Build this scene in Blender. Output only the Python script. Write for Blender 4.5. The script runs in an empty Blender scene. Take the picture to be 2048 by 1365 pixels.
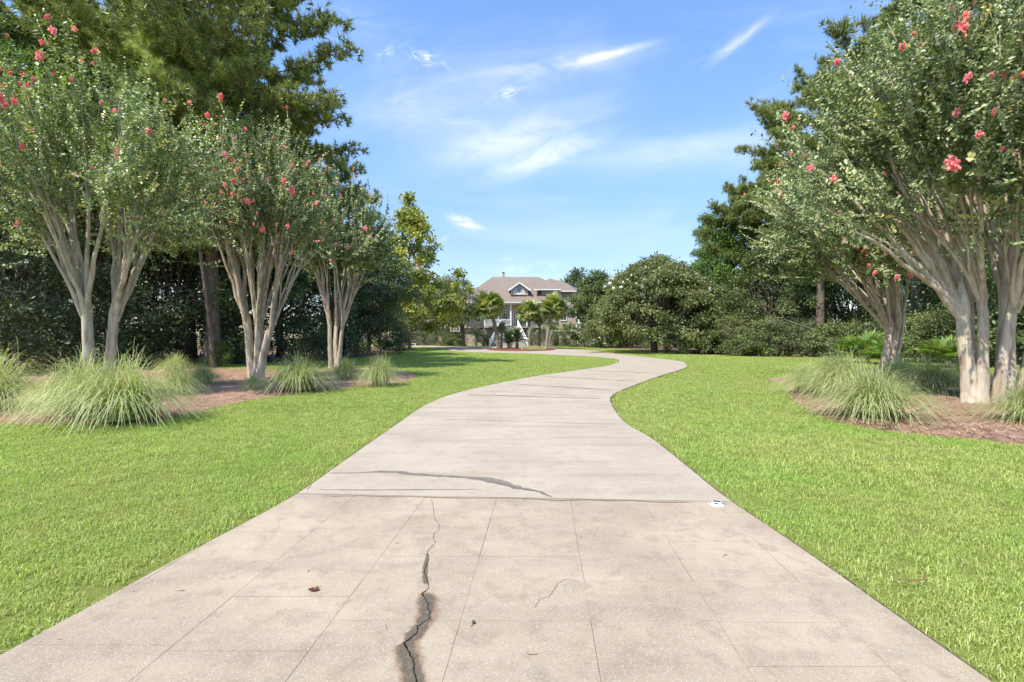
import bpy, bmesh, math, random
import numpy as np
from mathutils import Vector, Matrix
PI = math.pi
random.seed(5)
S = bpy.context.scene
C = S.collection

# ------------------------------------------------------------------ camera, light
F_PX, HOR, CX, H = 967.0, 682.5, 1024.0, 1.5      # measured on the 2048 px wide photograph
cam_d = bpy.data.cameras.new('camera'); cam = bpy.data.objects.new('camera', cam_d); C.objects.link(cam)
cam.location = (0, 0, H); cam.rotation_euler = (PI/2, 0, 0)
cam_d.sensor_width = 36; cam_d.lens = 36*F_PX/2048; cam_d.clip_end = 2000; cam_d.clip_start = 0.05
S.camera = cam
SUN_EL, SUN_DIR = math.radians(55), Vector((0.70, 0.72, 0)).normalized()   # SUN_DIR: the way shadows run
sl = bpy.data.lights.new('sun', 'SUN'); sun = bpy.data.objects.new('sun', sl); C.objects.link(sun)
sl.energy = 3.7; sl.angle = math.radians(0.5); sl.color = (1.0, 0.945, 0.84)
ray = Vector((SUN_DIR.x*math.cos(SUN_EL), SUN_DIR.y*math.cos(SUN_EL), -math.sin(SUN_EL)))
sun.rotation_euler = ray.to_track_quat('-Z', 'Y').to_euler(); sun.location = (0, 0, 40)
S.view_settings.view_transform = 'Standard'; S.view_settings.look = 'None'
S.view_settings.exposure = 0.85; S.view_settings.gamma = 1.0; S.view_settings.use_curve_mapping = False
S.cycles.max_bounces = 7; S.cycles.transparent_max_bounces = 10; S.cycles.diffuse_bounces = 4
S.cycles.sample_clamp_indirect = 6.0

W = bpy.data.worlds.new('World'); S.world = W; W.use_nodes = True
W.cycles.sampling_method = "MANUAL"; W.cycles.sample_map_resolution = 256
nt = W.node_tree; nt.nodes.clear()
class N:                                            # tiny node helper
    def __init__(s, tree): s.t = tree
    def n(s, typ, **kw):
        x = s.t.nodes.new(typ)
        for k, v in kw.items(): setattr(x, k, v)
        return x
    def l(s, a, b): s.t.links.new(a, b)
    def put(s, sock, v):
        if isinstance(v, bpy.types.NodeSocket): s.l(v, sock)
        else: sock.default_value = v
    def m(s, op, a, b=0.0, c=None, clamp=False):
        x = s.n('ShaderNodeMath', operation=op, use_clamp=clamp)
        s.put(x.inputs[0], a); s.put(x.inputs[1], b)
        if c is not None: s.put(x.inputs[2], c)
        return x.outputs[0]
    def vm(s, op, a, b=None):
        x = s.n('ShaderNodeVectorMath', operation=op); s.put(x.inputs[0], a)
        if b is not None: s.put(x.inputs[1], b)
        return x.outputs[0]
    def noise(s, vec, scale, detail=4, rough=0.55, dist=0.0, dim='3D'):
        x = s.n('ShaderNodeTexNoise', noise_dimensions=dim)
        if vec is not None: s.l(vec, x.inputs['Vector'])
        x.inputs['Scale'].default_value = scale; x.inputs['Detail'].default_value = detail
        x.inputs['Roughness'].default_value = rough; x.inputs['Distortion'].default_value = dist
        return x.outputs[0]
    def ramp(s, fac, stops):
        x = s.n('ShaderNodeValToRGB'); s.put(x.inputs[0], fac)
        e = x.color_ramp.elements
        while len(e) < len(stops): e.new(0.5)
        for i, (p, c) in enumerate(stops):
            e[i].position = p; e[i].color = (*c, 1) if len(c) == 3 else c
        return x.outputs[0]
    def mix(s, f, a, b, mode='MIX'):
        x = s.n('ShaderNodeMix', data_type='RGBA', blend_type=mode)
        s.put(x.inputs[0], f); s.put(x.inputs[6], (*a, 1) if isinstance(a, tuple) and len(a) == 3 else a)
        s.put(x.inputs[7], (*b, 1) if isinstance(b, tuple) and len(b) == 3 else b)
        return x.outputs[2]
    def smooth(s, v, lo, hi):
        x = s.n('ShaderNodeMapRange', interpolation_type='SMOOTHSTEP')
        s.put(x.inputs[0], v); x.inputs[1].default_value = lo; x.inputs[2].default_value = hi
        return x.outputs[0]
w = N(nt)
sky = w.n('ShaderNodeTexSky', sky_type='NISHITA', sun_disc=False)
sky.sun_elevation = SUN_EL; sky.sun_rotation = math.atan2(-SUN_DIR.x, -SUN_DIR.y)
sky.air_density = 1.15; sky.dust_density = 0.35; sky.ozone_density = 2.2
tc = w.n('ShaderNodeTexCoord'); sep = w.n('ShaderNodeSeparateXYZ'); w.l(tc.outputs['Generated'], sep.inputs[0])
dx, dy, dz = sep.outputs
hs = w.n('ShaderNodeHueSaturation'); w.l(sky.outputs[0], hs.inputs['Color'])
hs.inputs['Saturation'].default_value = 1.12; hs.inputs['Value'].default_value = 1.0
# wisps of cirrus: soft streaks at given bearings and heights, broken up by stretched noise
ady = w.m('MAXIMUM', dy, 0.05)
u = w.m('DIVIDE', dx, ady); v = w.m('DIVIDE', dz, ady)
front = w.smooth(dy, 0.1, 0.4)
def streak(px, py, length, width, ang, amp, nscale=9.0, seed=0.0, lo=0.35, hi=0.7, sx=0.35):
    cu, cv = (px-CX)/F_PX, (HOR-py)/F_PX
    ca, sa = math.cos(ang), math.sin(ang)
    a = w.m('SUBTRACT', u, cu); b = w.m('SUBTRACT', v, cv)
    p = w.m('ADD', w.m('MULTIPLY', a, ca), w.m('MULTIPLY', b, sa))
    q = w.m('SUBTRACT', w.m('MULTIPLY', b, ca), w.m('MULTIPLY', a, sa))
    L, Wd = length/F_PX, width/F_PX
    pn = w.m('DIVIDE', p, L); qn = w.m('DIVIDE', q, Wd)
    r2 = w.m('ADD', w.m('MULTIPLY', pn, pn), w.m('MULTIPLY', qn, qn))
    g = w.m('EXPONENT', w.m('MULTIPLY', r2, -1.3))
    cx = w.n('ShaderNodeCombineXYZ'); w.l(w.m('MULTIPLY', p, sx), cx.inputs[0]); w.l(q, cx.inputs[1]); cx.inputs[2].default_value = seed
    nz = w.noise(cx.outputs[0], nscale*5, 9, 0.68, 1.0)
    return w.m('MULTIPLY', w.m('MULTIPLY', g, w.smooth(nz, lo+.1, hi+.12)), amp*.95)
R_ = math.radians
streaks = [
 (1215, 110, 85, 9, R_(14), 1.0, 5, 1.1, .1, .5), (1110, 132, 150, 24, R_(8), .6, 3, 2.2, .12, .5, .3),
 (1480, 80, 65, 10, R_(38), .75, 5, 3.3, .1, .5), (1425, 110, 75, 22, R_(40), .32, 7, 4.4, .3, .7),
 (855, 118, 42, 16, R_(-18), 1.3, 12, 5.5, .35, .6), (778, 105, 30, 12, R_(25), .7, 12, 6.6, .35, .6),
 (660, 78, 50, 12, R_(-12), .6, 12, 7.7), (1015, 188, 48, 16, R_(18), .75, 12, 8.8, .35, .6), (820, 200, 60, 18, R_(12), .35, 8, 9.9),
 (1030, 275, 170, 40, R_(16), .85, 2.5, 10.1, .1, .5, .3), (1085, 315, 120, 26, R_(20), .9, 3, 11.2, .12, .5, .3),
 (890, 250, 110, 50, R_(5), .42, 2.5, 12.3, .12, .55, .3), (1390, 300, 260, 40, R_(5), .5, 2, 13.4, .1, .5, .25),
 (930, 446, 32, 11, R_(-20), 1.25, 14, 14.5, .25, .5), (900, 476, 40, 10, R_(22), .6, 12, 15.6), (1060, 540, 70, 14, R_(4), .95, 9, 16.7, .3, .6),
 (1020, 516, 40, 16, R_(28), .4, 9, 17.8), (950, 180, 280, 95, R_(8), .34, 2, 18.9, .1, .6, .3), (700, 30, 130, 40, R_(-12), .35, 5, 19.1, .3, .7)]
cl = None
for a in streaks:
    x = streak(*a); cl = x if cl is None else w.m('ADD', cl, x)
cl = w.m('MULTIPLY', cl, front)
mp = w.n('ShaderNodeMapping'); w.l(tc.outputs['Generated'], mp.inputs[0]); mp.inputs['Scale'].default_value = (1.0, 1.6, 3.0)
veil = w.m('MULTIPLY', w.smooth(w.noise(mp.outputs[0], 2.2, 8, 0.6, 0.8), 0.48, 0.8), 0.22)
cl = w.m('ADD', cl, veil, clamp=True)
bg1 = w.n('ShaderNodeBackground'); bg1.inputs['Strength'].default_value = 0.15
grade = w.ramp(w.smooth(dz, -.02, .62), [(0, (.60, .60, .64)), (.25, (.78, .74, .78)), (.6, (1.0, .97, 1.04)), (1, (1.1, 1.08, 1.16))])
skyc = w.mix(1.0, hs.outputs[0], grade, 'MULTIPLY')
w.l(w.mix(w.m('MULTIPLY', cl, .8), skyc, (4.6, 4.75, 5.0)), bg1.inputs['Color'])
wo = w.n('ShaderNodeOutputWorld'); w.l(bg1.outputs[0], wo.inputs[0])

# ------------------------------------------------------------------ terrain and picture-to-ground helpers
YT = np.arange(-30, 601, 3.0)
def _ss(t): t = np.clip(t, 0, 1); return t*t*(3-2*t)
ZT = 0.6*_ss((YT-50)/50)
def gz(y): return np.interp(y, YT, ZT)
_D = np.concatenate([np.arange(1.2, 40, .02), np.arange(40, 400, .1)])
_P = HOR + F_PX*(H-gz(_D))/_D
def dist(py, z=0.0):
    return float(np.interp(-py, -(HOR + F_PX*(H-z-gz(_D))/_D), _D))
def at(px, py, z=0.0):
    d = dist(py, z); return ((px-CX)/F_PX*d, d)
def X(px, d): return (px-CX)/F_PX*d
def Z(py, d): return H + (HOR-py)/F_PX*d

# ------------------------------------------------------------------ objects, tags
def tag(o, label=None, cat=None, group=None, kind=None):
    if label: o['label'] = label
    if cat: o['category'] = cat
    if group: o['group'] = group
    if kind: o['kind'] = kind
    return o
def empty(name, loc, rz=0, label=None, cat=None, group=None, kind=None):
    o = bpy.data.objects.new(name, None); C.objects.link(o); o.location = loc; o.rotation_euler = (0, 0, rz)
    o.empty_display_size = .2
    return tag(o, label, cat, group, kind)
def link(name, me, parent=None, loc=None, rot=None, scale=None):
    o = bpy.data.objects.new(name, me); C.objects.link(o)
    if parent: o.parent = parent
    if loc is not None: o.location = loc
    if rot is not None: o.rotation_euler = rot
    if scale is not None: o.scale = (scale,)*3 if isinstance(scale, (int, float)) else scale
    return o
def fast_mesh(name, V, Fs, mat, smooth=False, tint=None):
    """V (n,3); Fs list of int arrays (m,3) or (m,4)."""
    me = bpy.data.meshes.new(name)
    V = np.ascontiguousarray(V, np.float32)
    if isinstance(Fs, np.ndarray): Fs = [Fs]
    Fs = [np.asarray(f, np.int32) for f in Fs if len(f)]
    me.vertices.add(len(V)); me.vertices.foreach_set('co', V.ravel())
    li = np.concatenate([f.ravel() for f in Fs]); me.loops.add(len(li)); me.loops.foreach_set('vertex_index', li)
    tot = np.concatenate([np.full(len(f), f.shape[1], np.int32) for f in Fs])
    st = np.concatenate([[0], np.cumsum(tot)[:-1]]).astype(np.int32)
    me.polygons.add(len(tot)); me.polygons.foreach_set('loop_start', st); me.polygons.foreach_set('loop_total', tot)
    me.polygons.foreach_set('use_smooth', np.full(len(tot), smooth, bool))
    if tint is not None:
        a = me.attributes.new('tint', 'FLOAT', 'POINT'); a.data.foreach_set('value', np.ascontiguousarray(tint, np.float32))
    me.update(calc_edges=True); me.validate()
    me.materials.append(mat)
    return me
class G:                                            # mesh accumulator
    def __init__(s): s.V = []; s.F3 = []; s.F4 = []; s.T = []; s.n = 0
    def add(s, V, F, t=None):
        V = np.asarray(V, float); F = np.asarray(F, int)
        (s.F3 if F.shape[1] == 3 else s.F4).append(F+s.n); s.V.append(V)
        s.T.append(np.zeros(len(V)) if t is None else np.broadcast_to(t, (len(V),))); s.n += len(V)
    def box(s, a, b, t=None):
        (x0, y0, z0), (x1, y1, z1) = a, b
        V = [(x0,y0,z0),(x1,y0,z0),(x1,y1,z0),(x0,y1,z0),(x0,y0,z1),(x1,y0,z1),(x1,y1,z1),(x0,y1,z1)]
        s.add(V, [(0,3,2,1),(4,5,6,7),(0,1,5,4),(1,2,6,5),(2,3,7,6),(3,0,4,7)], t)
    def beam(s, p, q, wx, wz):                      # a box-section bar from p to q
        p = np.array(p, float); q = np.array(q, float); d = q-p; d /= np.linalg.norm(d)
        up = np.array((0, 0, 1.)) if abs(d[2]) < .95 else np.array((0, 1., 0))
        a = np.cross(d, up); a /= np.linalg.norm(a); b = np.cross(a, d)
        V = [e+i*a*wx/2+j*b*wz/2 for e in (p, q) for i, j in ((-1,-1),(1,-1),(1,1),(-1,1))]
        s.add(V, [(0,1,2,3),(4,7,6,5),(0,4,5,1),(1,5,6,2),(2,6,7,3),(3,7,4,0)])
    def prism(s, poly, h):                          # poly: 3d points, extruded along vector h
        n = len(poly); A = np.array(poly, float); B = A+np.array(h)
        s.add(np.vstack([A, B]), [(i, (i+1) % n, n+(i+1) % n, n+i) for i in range(n)])
        for K, o in ((A, 1), (B, -1)):
            c = K.mean(0); s.add(np.vstack([K, c]), [(i, (i+1) % n, n)[::o] for i in range(n)])
    def tube(s, P, R, sides=7, flute=0.0, nf=3, cap=True, t=None, ph=0.0):
        P = np.asarray(P, float); n = len(P); R = np.broadcast_to(R, (n,))
        T = np.gradient(P, axis=0); T /= np.linalg.norm(T, axis=1)[:, None]+1e-9
        ref = np.array((1., .03, .02)) if abs(T[0][0]) < .8 else np.array((0, 1., .05))
        A = np.cross(T, ref); A /= np.linalg.norm(A, axis=1)[:, None]; B = np.cross(T, A)
        th = np.linspace(0, 2*PI, sides, endpoint=False)
        rr = 1+flute*np.cos(nf*th+ph)+flute*.5*np.cos((nf+2)*th+1.3+ph)
        V = P[:, None]+R[:, None, None]*rr[None, :, None]*(np.cos(th)[None, :, None]*A[:, None]+np.sin(th)[None, :, None]*B[:, None])
        i = np.arange(n-1)[:, None]*sides; j = np.arange(sides)[None]; k = (j+1) % sides
        Fq = np.stack([i+j, i+k, i+sides+k, i+sides+j], -1).reshape(-1, 4)
        s.add(V.reshape(-1, 3), Fq, t)
        if cap: s.F3.append(np.array([((n-1)*sides+0, (n-1)*sides+a, (n-1)*sides+a+1) for a in range(1, sides-1)])+s.n-n*sides)
    def mesh(s, name, mat, smooth=False):
        Fs = []
        if s.F3: Fs.append(np.vstack(s.F3))
        if s.F4: Fs.append(np.vstack(s.F4))
        return fast_mesh(name, np.vstack(s.V), Fs, mat, smooth, np.concatenate(s.T))

# ------------------------------------------------------------------ materials
def material(name):
    m = bpy.data.materials.new(name); m.use_nodes = True; t = m.node_tree; t.nodes.clear()
    k = N(t); o = k.n('ShaderNodeOutputMaterial'); return m, k, o
def principled(k, o, col, rough=0.6, spec=0.3, bump=None, bstr=0.3, bdist=0.01, metal=0.0):
    b = k.n('ShaderNodeBsdfPrincipled'); k.put(b.inputs['Base Color'], (*col, 1) if isinstance(col, tuple) else col)
    k.put(b.inputs['Roughness'], rough); b.inputs['Specular IOR Level'].default_value = spec; b.inputs['Metallic'].default_value = metal
    if bump is not None:
        bp = k.n('ShaderNodeBump'); k.put(bp.inputs['Height'], bump); bp.inputs['Strength'].default_value = bstr
        bp.inputs['Distance'].default_value = bdist; k.l(bp.outputs[0], b.inputs['Normal'])
    if o is not None: k.l(b.outputs[0], o.inputs[0])
    return b
def plain(name, col, rough=0.6, spec=0.3, var=0.12, scale=6, metal=0.0):
    m, k, o = material(name); g = k.n('ShaderNodeNewGeometry')
    nz = k.noise(g.outputs['Position'], scale, 5)
    c = k.mix(k.smooth(nz, .3, .7), tuple(x*(1-var) for x in col), tuple(min(1, x*(1+var)) for x in col))
    principled(k, o, c, rough, spec, nz, .15, .01, metal); return m
def leafmat(name, stops, rough=0.45, spec=0.45, trans=0.28, ty=(1.25, 1.35, .55), turf=False):
    m, k, o = material(name)
    a = k.n('ShaderNodeAttribute', attribute_name='tint'); oi = k.n('ShaderNodeObjectInfo')
    c = k.ramp(a.outputs['Fac'], stops)
    hsv = k.n('ShaderNodeHueSaturation'); k.l(c, hsv.inputs['Color'])
    k.l(k.m('ADD', k.m('MULTIPLY', oi.outputs['Random'], .3), .85), hsv.inputs['Value'])
    c = hsv.outputs[0]
    if turf:                                        # the lawn's own yellower and greener patches
        gg = k.n('ShaderNodeNewGeometry'); n1 = k.noise(gg.outputs['Position'], .55, 5, .65, .5); n2 = k.noise(gg.outputs['Position'], 3.5, 4, .6)
        c = k.mix(k.m('MULTIPLY', k.smooth(n1, .42, .68), .5), c, (.62, .95, .45), 'MULTIPLY')
        c = k.mix(k.m('MULTIPLY', k.smooth(n2, .52, .75), .4), c, (.50, .44, .17))
    b = principled(k, None, c, rough, spec)
    tr = k.n('ShaderNodeBsdfTranslucent'); k.l(k.mix(1.0, c, ty, 'MULTIPLY'), tr.inputs['Color'])
    mx = k.n('ShaderNodeMixShader'); mx.inputs[0].default_value = trans
    k.l(b.outputs[0], mx.inputs[1]); k.l(tr.outputs[0], mx.inputs[2]); k.l(mx.outputs[0], o.inputs[0]); return m
M = {}
M['myrtle_leaf'] = leafmat('myrtle_leaf', [(0, (.08, .115, .03)), (.4, (.22, .285, .09)), (.85, (.54, .60, .32)), (.97, (.62, .58, .18)), (1, (.56, .38, .15))], .46, .75, .2)  # pale stop paints sun glints into the leaf colour; last stops are young tips
M['flower'] = leafmat('pink_flower', [(0, (.80, .20, .22)), (.5, (.90, .36, .35)), (1, (.95, .56, .50))], .6, .2, .35, (1.2, .9, .9))
M['white_flower'] = leafmat('white_flower', [(0, (.75, .72, .62)), (1, (.85, .83, .76))], .6, .2, .3, (1, 1, .9))
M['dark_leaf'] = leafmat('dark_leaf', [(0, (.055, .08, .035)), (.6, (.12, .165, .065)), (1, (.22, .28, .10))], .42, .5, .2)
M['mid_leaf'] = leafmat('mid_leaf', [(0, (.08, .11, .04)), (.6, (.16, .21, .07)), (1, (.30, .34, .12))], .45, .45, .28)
M['bright_leaf'] = leafmat('bright_leaf', [(0, (.08, .14, .03)), (.6, (.17, .28, .055)), (1, (.30, .40, .09))], .45, .45, .35)
M['olive_leaf'] = leafmat('olive_leaf', [(0, (.11, .13, .05)), (.6, (.22, .25, .09)), (1, (.36, .37, .15))], .5, .4, .3)
M['sage_leaf'] = leafmat('sage_leaf', [(0, (.11, .13, .05)), (.6, (.23, .26, .10)), (1, (.38, .39, .18))], .5, .4, .3)
M['gum_leaf'] = leafmat('gum_leaf', [(0, (.16, .18, .04)), (.5, (.32, .35, .075)), (.8, (.54, .50, .11)), (1, (.70, .60, .15))], .45, .45, .3)
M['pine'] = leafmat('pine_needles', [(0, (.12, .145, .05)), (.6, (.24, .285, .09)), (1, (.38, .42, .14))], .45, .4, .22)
M['pine_bright'] = leafmat('young_pine_needles', [(0, (.20, .25, .09)), (.6, (.42, .50, .18)), (1, (.58, .64, .26))], .45, .4, .35)
M['grass'] = leafmat('turf_blades', [(0, (.26, .30, .085)), (.5, (.46, .52, .15)), (.86, (.58, .63, .24)), (1, (.72, .68, .42))], .45, .35, .38, turf=True)
M['fountain'] = leafmat('fountain_grass_blades', [(0, (.52, .42, .26)), (.3, (.40, .43, .20)), (.7, (.42, .50, .21)), (1, (.68, .69, .38))], .5, .4, .3)
M['palm_leaf'] = leafmat('palm_leaf', [(0, (.12, .17, .05)), (.5, (.26, .33, .09)), (1, (.55, .52, .17))], .4, .5, .25)
M['pindo_leaf'] = leafmat('pindo_leaf', [(0, (.18, .22, .14)), (1, (.38, .42, .28))], .45, .4, .25)
M['sago_leaf'] = leafmat('sago_leaf', [(0, (.03, .06, .018)), (1, (.08, .13, .035))], .35, .5, .18)
M['dead_leaf'] = leafmat('dead_palm_leaf', [(0, (.28, .17, .10)), (1, (.50, .33, .22))], .7, .1, .2, (1, .9, .8))
M['straw'] = leafmat('pine_straw', [(0, (.22, .11, .07)), (.5, (.46, .29, .20)), (1, (.68, .52, .40))], .7, .15, .1, (1, .9, .8))

def concrete(name, near=True):
    m, k, o = material(name); g = k.n('ShaderNodeNewGeometry'); P = g.outputs['Position']
    big = k.noise(P, .9, 6, .6, .4); mid = k.noise(P, 5.5, 6, .65, .3); fine = k.noise(P, 70, 5, .7)
    mp = k.n('ShaderNodeMapping'); k.l(P, mp.inputs[0]); mp.inputs['Scale'].default_value = (.22, 1.8, 1)
    band = k.noise(mp.outputs[0], 1.6, 5, .6)
    base = k.mix(k.smooth(big, .35, .7), (.33, .26, .175), (.45, .36, .25)) if near else k.mix(k.smooth(big, .35, .7), (.385, .32, .235), (.45, .38, .285))
    base = k.mix(k.m('MULTIPLY', k.smooth(mid, .47, .68), .42 if near else .22), base, (.20, .145, .095))
    base = k.mix(k.m('MULTIPLY', k.smooth(band, .48, .72), .42 if near else .5), base, (.27, .20, .15))
    blot = k.noise(P, 1.9, 8, .72, 1.6)
    base = k.mix(k.m('MULTIPLY', k.smooth(blot, .53, .70), .30 if near else .07), base, (.15, .125, .10))
    vo = k.n('ShaderNodeTexVoronoi'); k.l(P, vo.inputs['Vector']); vo.inputs['Scale'].default_value = 130; vo.inputs['Randomness'].default_value = 1
    sepc = k.n('ShaderNodeSeparateColor'); k.l(vo.outputs['Color'], sepc.inputs[0])
    spk = k.m('MULTIPLY', k.m('GREATER_THAN', sepc.outputs[0], .80), k.m('LESS_THAN', vo.outputs['Distance'], .42))
    base = k.mix(k.m('MULTIPLY', spk, .6), base, (.58, .53, .47))
    dk = k.m('MULTIPLY', k.m('LESS_THAN', sepc.outputs[0], .14), k.m('LESS_THAN', vo.outputs['Distance'], .36))
    base = k.mix(k.m('MULTIPLY', dk, .6), base, (.16, .12, .09))
    base = k.mix(k.m('MULTIPLY', k.smooth(fine, .35, .75), .3), base, (.44, .39, .33))
    hgt = k.m('ADD', k.m('MULTIPLY', fine, .5), k.m('ADD', k.m('MULTIPLY', spk, .35), k.m('MULTIPLY', mid, 1.6)))
    principled(k, o, base, .85, .25, hgt, .55, .006); return m
M['concrete_near'] = concrete('shell_concrete', True)
M['concrete'] = concrete('broomed_concrete', False)
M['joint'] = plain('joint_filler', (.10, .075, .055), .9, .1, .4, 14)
M['groove'] = plain('score_line', (.21, .17, .125), .9, .1, .35, 5)

def ground_mat():
    m, k, o = material('lawn_soil'); g = k.n('ShaderNodeNewGeometry'); P = g.outputs['Position']
    sep = k.n('ShaderNodeSeparateXYZ'); k.l(P, sep.inputs[0])
    a = k.noise(P, .35, 6, .6); b = k.noise(P, 22, 4, .7)
    c = k.mix(k.smooth(a, .35, .65), (.22, .30, .045), (.32, .40, .07))
    c = k.mix(k.m('MULTIPLY', k.smooth(b, .35, .7), .5), c, (.08, .12, .02))
    soil = k.mix(b, (.12, .13, .035), (.20, .24, .05))
    far = k.smooth(sep.outputs[1], 20, 60)
    principled(k, o, k.mix(far, soil, c), .9, .1, b, .6, .03); return m
def litter_mat():
    m, k, o = material('leaf_litter'); g = k.n('ShaderNodeNewGeometry'); P = g.outputs['Position']
    a = k.noise(P, .8, 6, .65); b = k.noise(P, 30, 5, .75, 1.0)
    c = k.mix(k.smooth(a, .4, .62), (.19, .11, .07), (.09, .10, .035))
    c = k.mix(k.smooth(b, .35, .7), c, (.27, .17, .11))
    principled(k, o, c, .9, .1, b, .8, .04); return m
def mulch_mat():
    m, k, o = material('mulch'); g = k.n('ShaderNodeNewGeometry'); P = g.outputs['Position']
    a = k.noise(P, 1.1, 5, .6); b = k.noise(P, 45, 6, .8, 1.6)
    c = k.mix(k.smooth(b, .32, .68), (.28, .155, .095), (.60, .40, .28))
    c = k.mix(k.m('MULTIPLY', k.smooth(a, .45, .7), .4), c, (.33, .18, .12))
    principled(k, o, c, .9, .1, b, 1.0, .03); return m
M['soil'] = ground_mat(); M['litter'] = litter_mat(); M['mulch'] = mulch_mat()
def redmulch():
    m, k, o = material('red_mulch'); g = k.n('ShaderNodeNewGeometry'); b = k.noise(g.outputs['Position'], 14, 6, .8)
    principled(k, o, k.mix(k.smooth(b, .3, .7), (.13, .04, .022), (.26, .10, .06)), .9, .1, b, .8, .04); return m
M['red_mulch'] = redmulch()
def bark(name, c0, c1, c2, sc=3.0, stretch=.16, bstr=.5, moss=0.0):
    m, k, o = material(name); tc = k.n('ShaderNodeTexCoord')
    mp = k.n('ShaderNodeMapping'); k.l(tc.outputs['Object'], mp.inputs[0]); mp.inputs['Scale'].default_value = (1, 1, stretch)
    a = k.noise(mp.outputs[0], sc*3, 6, .65, .5); b = k.noise(tc.outputs['Object'], sc*.6, 4, .6, .3)
    c = k.mix(k.smooth(a, .32, .68), c0, c1); c = k.mix(k.m('MULTIPLY', k.smooth(b, .5, .7), .7), c, c2)
    if moss: c = k.mix(k.m('MULTIPLY', k.smooth(k.noise(tc.outputs['Object'], 2.3, 5, .7), .45, .65), moss), c, (.22, .24, .12))
    principled(k, o, c, .75, .2, a, bstr, .02); return m
M['myrtle_bark'] = bark('myrtle_bark', (.33, .25, .18), (.62, .53, .41), (.48, .45, .36), 3.0, .14, .45, .35)
M['pine_bark'] = bark('pine_bark', (.09, .065, .05), (.24, .18, .145), (.14, .11, .09), 3.0, .5, .9)
M['dark_bark'] = bark('dark_bark', (.07, .055, .04), (.17, .135, .105), (.11, .10, .07), 3.0, .3, .6)
M['grey_bark'] = bark('grey_bark', (.17, .14, .115), (.36, .31, .26), (.24, .23, .17), 2.5, .3, .5)
M['palm_bark'] = bark('palm_bark', (.17, .13, .10), (.38, .32, .26), (.26, .20, .15), 3.0, 2.2, .8)

# ------------------------------------------------------------------ outlines on the ground
def smooth_line(pts, n=6):
    P = np.array(pts, float); Q = np.vstack([2*P[0]-P[1], P, 2*P[-1]-P[-2]]); out = []
    for i in range(1, len(Q)-2):
        for t in np.linspace(0, 1, n, endpoint=False):
            a, b, c, d = Q[i-1:i+3]
            out.append(.5*((2*b)+(-a+c)*t+(2*a-5*b+4*c-d)*t*t+(-a+3*b-3*c+d)*t**3))
    out.append(P[-1]); return np.array(out)
Rpx = [(1600,1095),(1445,990),(1352,915),(1300,875),(1260,852),(1238,833),(1224,811),(1220,798),(1229,787.6),(1255.5,775.7),(1308,756),(1350.5,742.7),(1370,736),(1374,731),(1361,723),(1308,716.4)]
Lpx = [(387,1100),(590,990),(700,914),(785,855),(860,806),(934,781),(1052.5,756),(1150,741.4),(1205,733.5),(1232,727),(1238,721.5),(1228,717.7),(1190,713.7)]
def near_ext(p, q, y):                              # straight on past the camera
    t = (y-p[1])/(p[1]-q[1]); return (p[0]+(p[0]-q[0])*t, y)
Rw = [at(*p) for p in Rpx]; Lw = [at(*p) for p in Lpx]
r0 = at(1985, 1365); l0 = at(-100, 1365)
Rw = [near_ext(r0, Rw[0], -6.0), r0]+Rw; Lw = [near_ext(l0, Lw[0], -6.0), l0]+Lw
RE, LE = smooth_line(Rw), smooth_line(Lw)
far_px = [(1190,713.7),(1110,709.8),(1044.6,707),(985,705.8),(939,704.5),(915,703.2),(899,701.2),(893,699),(889,697),(857,695),(805,692.9),(700,692)]
far_top = [(700,690.2),(805,690.8),(861,691.6),(900,693.3),(980,693.6),(1040,693.8),(1097,694.7),(1127,697.6),(1189.6,702),(1242,709),(1308,716.4)]
far_poly = np.vstack([smooth_line([at(*p) for p in far_px], 4), smooth_line([at(*p) for p in far_top], 4)])
drive_poly = np.vstack([LE, smooth_line([at(*p) for p in far_px], 4)[1:], smooth_line([at(*p) for p in far_top], 4)[:-1], RE[::-1]])
def inside(poly, x, y):
    x = np.asarray(x); y = np.asarray(y); r = np.zeros(x.shape, bool); n = len(poly)
    for i in range(n):
        x0, y0 = poly[i]; x1, y1 = poly[(i+1) % n]
        if y0 == y1: continue
        c = ((y0 > y) != (y1 > y)) & (x < (x1-x0)*(y-y0)/(y1-y0)+x0); r ^= c
    return r
def edge_dist(poly, x, y):
    A = np.asarray(poly); B = np.roll(A, -1, 0); best = np.full(np.shape(x), 1e9)
    for a, b in zip(A, B):
        d = b-a; L = d@d+1e-12; t = np.clip(((x-a[0])*d[0]+(y-a[1])*d[1])/L, 0, 1)
        best = np.minimum(best, np.hypot(x-a[0]-t*d[0], y-a[1]-t*d[1]))
    return best
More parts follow.
